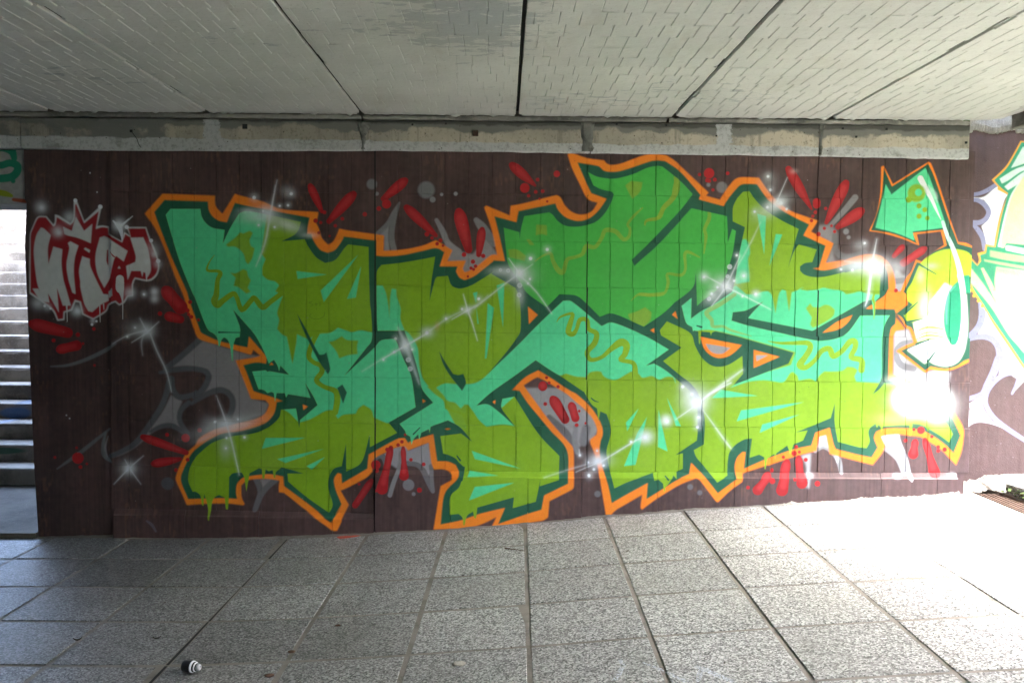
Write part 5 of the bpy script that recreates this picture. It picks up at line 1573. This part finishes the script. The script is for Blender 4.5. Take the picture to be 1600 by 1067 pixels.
for k in range(4): bm.faces.new((lo_[k], hi_[k], hi_[(k + 1) % 4], lo_[(k + 1) % 4]))
bmesh.ops.recalc_face_normals(bm, faces=bm.faces)
roof = put('unseen_roof', mesh_of(bm, 'unseen_roof'), M_CEIL)
tag(roof, kind='structure')
bm = bmesh.new()
add_box(bm, (-3.0, -2.2, 1.2), (12.6, .35, 3.0))
add_box(bm, (-9.2, .8, 1.2), (.35, 9.6, 3.0))
add_box(bm, (-8.33, WALL_Y + .24, 1.2), (1.40, .40, 3.0))
tag(put('passage_wall', mesh_of(bm, 'passage_wall'), M_REAR), kind='structure')
# earth held back by the wall, street above
bm = bmesh.new()
add_box(bm, (13.6, 31.9, 1.25), (32.6, 52.2, 3.3))
tag(put('embankment', mesh_of(bm, 'embankment'), M_EARTH), kind='structure')
bm = bmesh.new()
add_box(bm, (-21.2, 38.8, 1.45), (36.8, 50.0, 3.5))
tag(put('street', mesh_of(bm, 'street'), M_ASPH), kind='structure')

# ------------------------------------------------------------------ stairs
stairs = empty('staircase', (-5.2, 6.74, -.1))
tag(stairs, 'worn concrete staircase climbing into daylight behind the dark brown pier', 'stairs')
rr = random.Random(4)
for n in range(1, 25):
    y0 = 6.74 + .28 * (n - 1)
    zt = -.1 + .14 * n
    bm = bmesh.new()
    N = 36
    prev = None
    for i in range(N + 1):
        x = -7.4 + 4.4 * i / N
        j = rr.uniform(-.006, .006) + (.02 if rr.random() < .05 else 0)
        ring = [bm.verts.new(v) for v in ((x, y0 + .004, zt - .1385), (x, y0 + rr.uniform(-.002, .002), zt - .03), (x, y0 + .004 + j, zt - .008), (x, y0 + .014 + j, zt + rr.uniform(-.003, 0)), (x, y0 + .33, zt))]
        if prev:
            for k in range(4): bm.faces.new((prev[k], ring[k], ring[k + 1], prev[k + 1]))
        prev = ring
    bmesh.ops.recalc_face_normals(bm, faces=bm.faces)
    put('step', mesh_of(bm, 'step'), M_STEP, stairs)
bm = bmesh.new()
add_box(bm, (-2.86, 9.58, 2.2), (.27, 7.55, 5.7))  # unseen side wall, raised to keep the sun off the upper steps
add_box(bm, (-7.6, 9.85, 1.3), (.30, 7.0, 3.9))
tag(put('stairwell_wall', mesh_of(bm, 'stairwell_wall'), M_REAR), kind='structure')

# ------------------------------------------------------------------ drain and kerb on the right
grate = empty('drain_grate', ((GRATE_X0 + GRATE_X1) / 2, 3.6, floor_z(3.2)))
tag(grate, 'rusty slatted drain grate let into the paving at the far right', 'grate')
zf = floor_z((GRATE_X0 + GRATE_X1) / 2)
for sx in (GRATE_X0 + .008, GRATE_X1 - .008):
    put('side_rail', box_mesh('side_rail', (0, 0, 0), (.010, 3.4, .03), .001), M_RUST, grate, (sx, 3.66, zf - .016))
bar_me = box_mesh('bar', (0, 0, 0), (.012, 3.38, .022), .001)
bar_me.materials.append(M_RUST)
for k in range(4):
    put('bar', bar_me, None, grate, (GRATE_X0 + .034 + k * .0305, 3.66, zf - .012))
put('trench_bed', box_mesh('trench_bed', (0, 0, 0), (GRATE_X1 - GRATE_X0 - .008, 3.42, .012)), M_VOID, grate, ((GRATE_X0 + GRATE_X1) / 2, 3.66, zf - .075))
tie_me = box_mesh('cross_tie', (0, 0, 0), (GRATE_X1 - GRATE_X0 - .03, .008, .012))
tie_me.materials.append(M_RUST)
for k in range(8):
    put('cross_tie', tie_me, None, grate, ((GRATE_X0 + GRATE_X1) / 2, 2.1 + k * .45, zf - .028))
rr = random.Random(31)
kerb = None
for k in range(1):
    ln = .62
    yc = 5.50 - .12 - ln / 2 - k * (ln + .012)
    bm = bmesh.new()
    add_box(bm, (0, 0, 0), (.46, ln, .10), .012, 2)
    bmesh.ops.subdivide_edges(bm, edges=bm.edges, cuts=2, use_grid_fill=True)
    for v in bm.verts: v.co += Vector((rr.uniform(-.006, .006), rr.uniform(-.006, .006), rr.uniform(-.003, .003)))
    o = put('kerb_stone', mesh_of(bm, 'kerb_stone'), M_SLAB, None, (GRATE_X1 + .255 + (.03 if k == 0 else 0), yc, floor_z(3.5) + .01), (0, -.05, .09 if k == 0 else .02))
    tag(o, 'speckled kerb stone with a mossy edge, set askew beside the drain grate', 'kerb stone')
bm = bmesh.new()
for _ in range(260):
    y = rr.uniform(3.2, 5.4)
    x = GRATE_X1 + .012 + rr.gauss(0, .010) + (.02 * (5.4 - y) if y > 4.7 else .014)
    z = floor_z(x) + rr.uniform(.0, .05)
    s = rr.uniform(.006, .016)
    a = rr.uniform(0, 6.28)
    d1, d2 = Vector((math.cos(a), math.sin(a), rr.uniform(-.3, .6))) * s, Vector((-math.sin(a), math.cos(a), rr.uniform(.2, 1))) * s * .6
    c = Vector((x, y, z))
    bm.faces.new([bm.verts.new(c - d1), bm.verts.new(c - d2), bm.verts.new(c + d1), bm.verts.new(c + d2)])
tag(put('moss', mesh_of(bm, 'moss'), M_MOSS), kind='stuff')

# ------------------------------------------------------------------ small things on the paving
p1, p2 = on_floor(284, 1048), on_floor(318, 1050.5)
ax = Vector((p2.x - p1.x, p2.y - p1.y, 0)).normalized()
R0 = .024
mid = on_floor(288, 1050)
base = Vector((mid.x, mid.y + .006, floor_z(mid.x) + R0 + .002))
can = empty('spray_cap', (mid.x, mid.y, floor_z(mid.x)))
tag(can, 'small black and white spray nozzle cap lying on the paving at the front left', 'cap')
for nm, prof, m in (('body', [(-.004, .014), (0, .0225), (.004, R0), (.036, R0), (.038, .0228)], M_BLACK),
                    ('white_band', [(.0385, .0236), (.0392, .0242), (.0455, .0242), (.0462, .0232)], M_WHITE),
                    ('collar', [(.0466, .0205), (.0480, .0210), (.0530, .0205), (.0535, .0180)], M_BLACK),
                    ('neck_ring', [(.0538, .0185), (.0545, .0190), (.0580, .0185), (.0585, .0165)], M_WHITE),
                    ('neck', [(.0588, .0160), (.0620, .0158), (.0625, .014)], M_BLACK),
                    ('nozzle', [(.0628, .0135), (.0640, .0142), (.0720, .0135), (.0760, .0110), (.0762, .0060), (.0700, .0055)], M_CLEAR)):
    bm = bmesh.new()
    add_lathe(bm, [(t - .004, r) for t, r in prof], base, ax, 28)
    bmesh.ops.recalc_face_normals(bm, faces=bm.faces)
    me = mesh_of(bm, nm, True)
    put(nm, me, m, can, (0, 0, 0))

a, b = on_floor(789, 857.5), on_floor(820, 861)
bm = bmesh.new()
prev = a
for i in range(1, 6):
    f = i / 5
    q = a.lerp(b, f) + Vector((0, math.sin(f * 5) * .004, 0))
    add_lathe(bm, [(0, .0042 - .0008 * i * .6), ((q - prev).length, .0042 - .0008 * (i + 1) * .6)], (prev.x, prev.y, floor_z(prev.x) + .006), (q.x - prev.x, q.y - prev.y, 0), 7)
    prev = q
tw = put('twig', mesh_of(bm, 'twig'), M_TWIG)
tag(tw, 'thin dark twig lying on the paving below the middle of the wall', 'twig')


def leaf(px, py, ln, wd, ang, label, m=M_LEAF, curl=.010):
    p = on_floor(px, py)
    bm = bmesh.new()
    n = 7
    L = []
    for i in range(n + 1):
        f = i / n
        w = wd / 2 * math.sin(math.pi * (f * .9 + .05)) * (1 - .3 * f)
        u = (f - .5) * ln
        z = .003 + curl * (2 * f - 1) ** 2
        r = [bm.verts.new((u, -w, z + curl * .5)), bm.verts.new((u, 0, z)), bm.verts.new((u, w, z + curl * .4))]
        if L:
            for k in range(2): bm.faces.new((L[k], L[k + 1], r[k + 1], r[k]))
        L = r
    bmesh.ops.solidify(bm, geom=bm.faces[:], thickness=.0012)
    o = put('dry_leaf', mesh_of(bm, 'dry_leaf'), m, None, (p.x, p.y, floor_z(p.x) + .001), (0, 0, ang))
    tag(o, label, 'leaf', 'dry leaves on the floor')


leaf(121, 1001.5, .036, .016, .25, 'dark dry leaf on the paving at the front left, left of the other one')
leaf(245, 999, .036, .013, .35, 'dark dry leaf on the paving just behind the spray cap')
leaf(257, 943, .018, .012, 1.0, 'small reddish leaf scrap on the third row of slabs from the front', M_TWIG, .004)
leaf(980, 862, .026, .014, .5, 'brown leaf scrap near a slab joint below the white star on the wall', M_TWIG, .004)
leaf(31, 788, .05, .02, .1, 'dark leaf on the dusty landing in front of the stairs')
for px, py, s, lb in ((718, 1037, .030, 'flat pale lump of chewing gum stuck to a slab at the front centre'), (421, 1055, .02, 'small dark crumb in the joint at the front left of centre'), (455, 1018, .016, 'tiny dark pebble by a slab joint at the front'), (528, 977, .014, 'small dark pebble alone on a slab in the middle')):
    p = on_floor(px, py)
    bm = bmesh.new()
    bmesh.ops.create_icosphere(bm, subdivisions=2, radius=1.0)
    for v in bm.verts:
        k = 1 + RND.uniform(-.12, .12)
        v.co = Vector((v.co.x * s * k, v.co.y * s * .8 * k, v.co.z * s * (.13 if s == .030 else .30) * k))
    nm = 'chewing_gum' if s == .030 else 'pebble'
    o = put(nm, mesh_of(bm, nm, True), M_PLASTER if s == .030 else M_TWIG, None, (p.x, p.y, floor_z(p.x) + s * .08))
    tag(o, lb, 'gum' if s == .030 else 'pebble')

# grit swept up along the foot of the wall and into the joints
rr = random.Random(55)
bm = bmesh.new()
for _ in range(1500):
    if rr.random() < .6:
        x = rr.uniform(wall_x(60), 3.1); y = PL_Y - .03 - abs(rr.gauss(0, .16))
    else:
        x, y = rr.uniform(-4.2, 3.0), rr.uniform(2.9, 5.2)
    r = rr.uniform(.0012, .0042) if rr.random() < .9 else rr.uniform(.004, .007)
    z = floor_z(x) + r * .4
    c = Vector((x, y, z))
    vs_ = [bm.verts.new(c + Vector((rr.uniform(-1, 1), rr.uniform(-1, 1), rr.uniform(-.6, .6))) * r) for _ in range(4)]
    for a, b, d in ((0, 1, 2), (0, 3, 1), (0, 2, 3), (1, 3, 2)): bm.faces.new((vs_[a], vs_[b], vs_[d]))
bmesh.ops.recalc_face_normals(bm, faces=bm.faces)
tag(put('grit', mesh_of(bm, 'grit'), M_LEAF), kind='stuff')
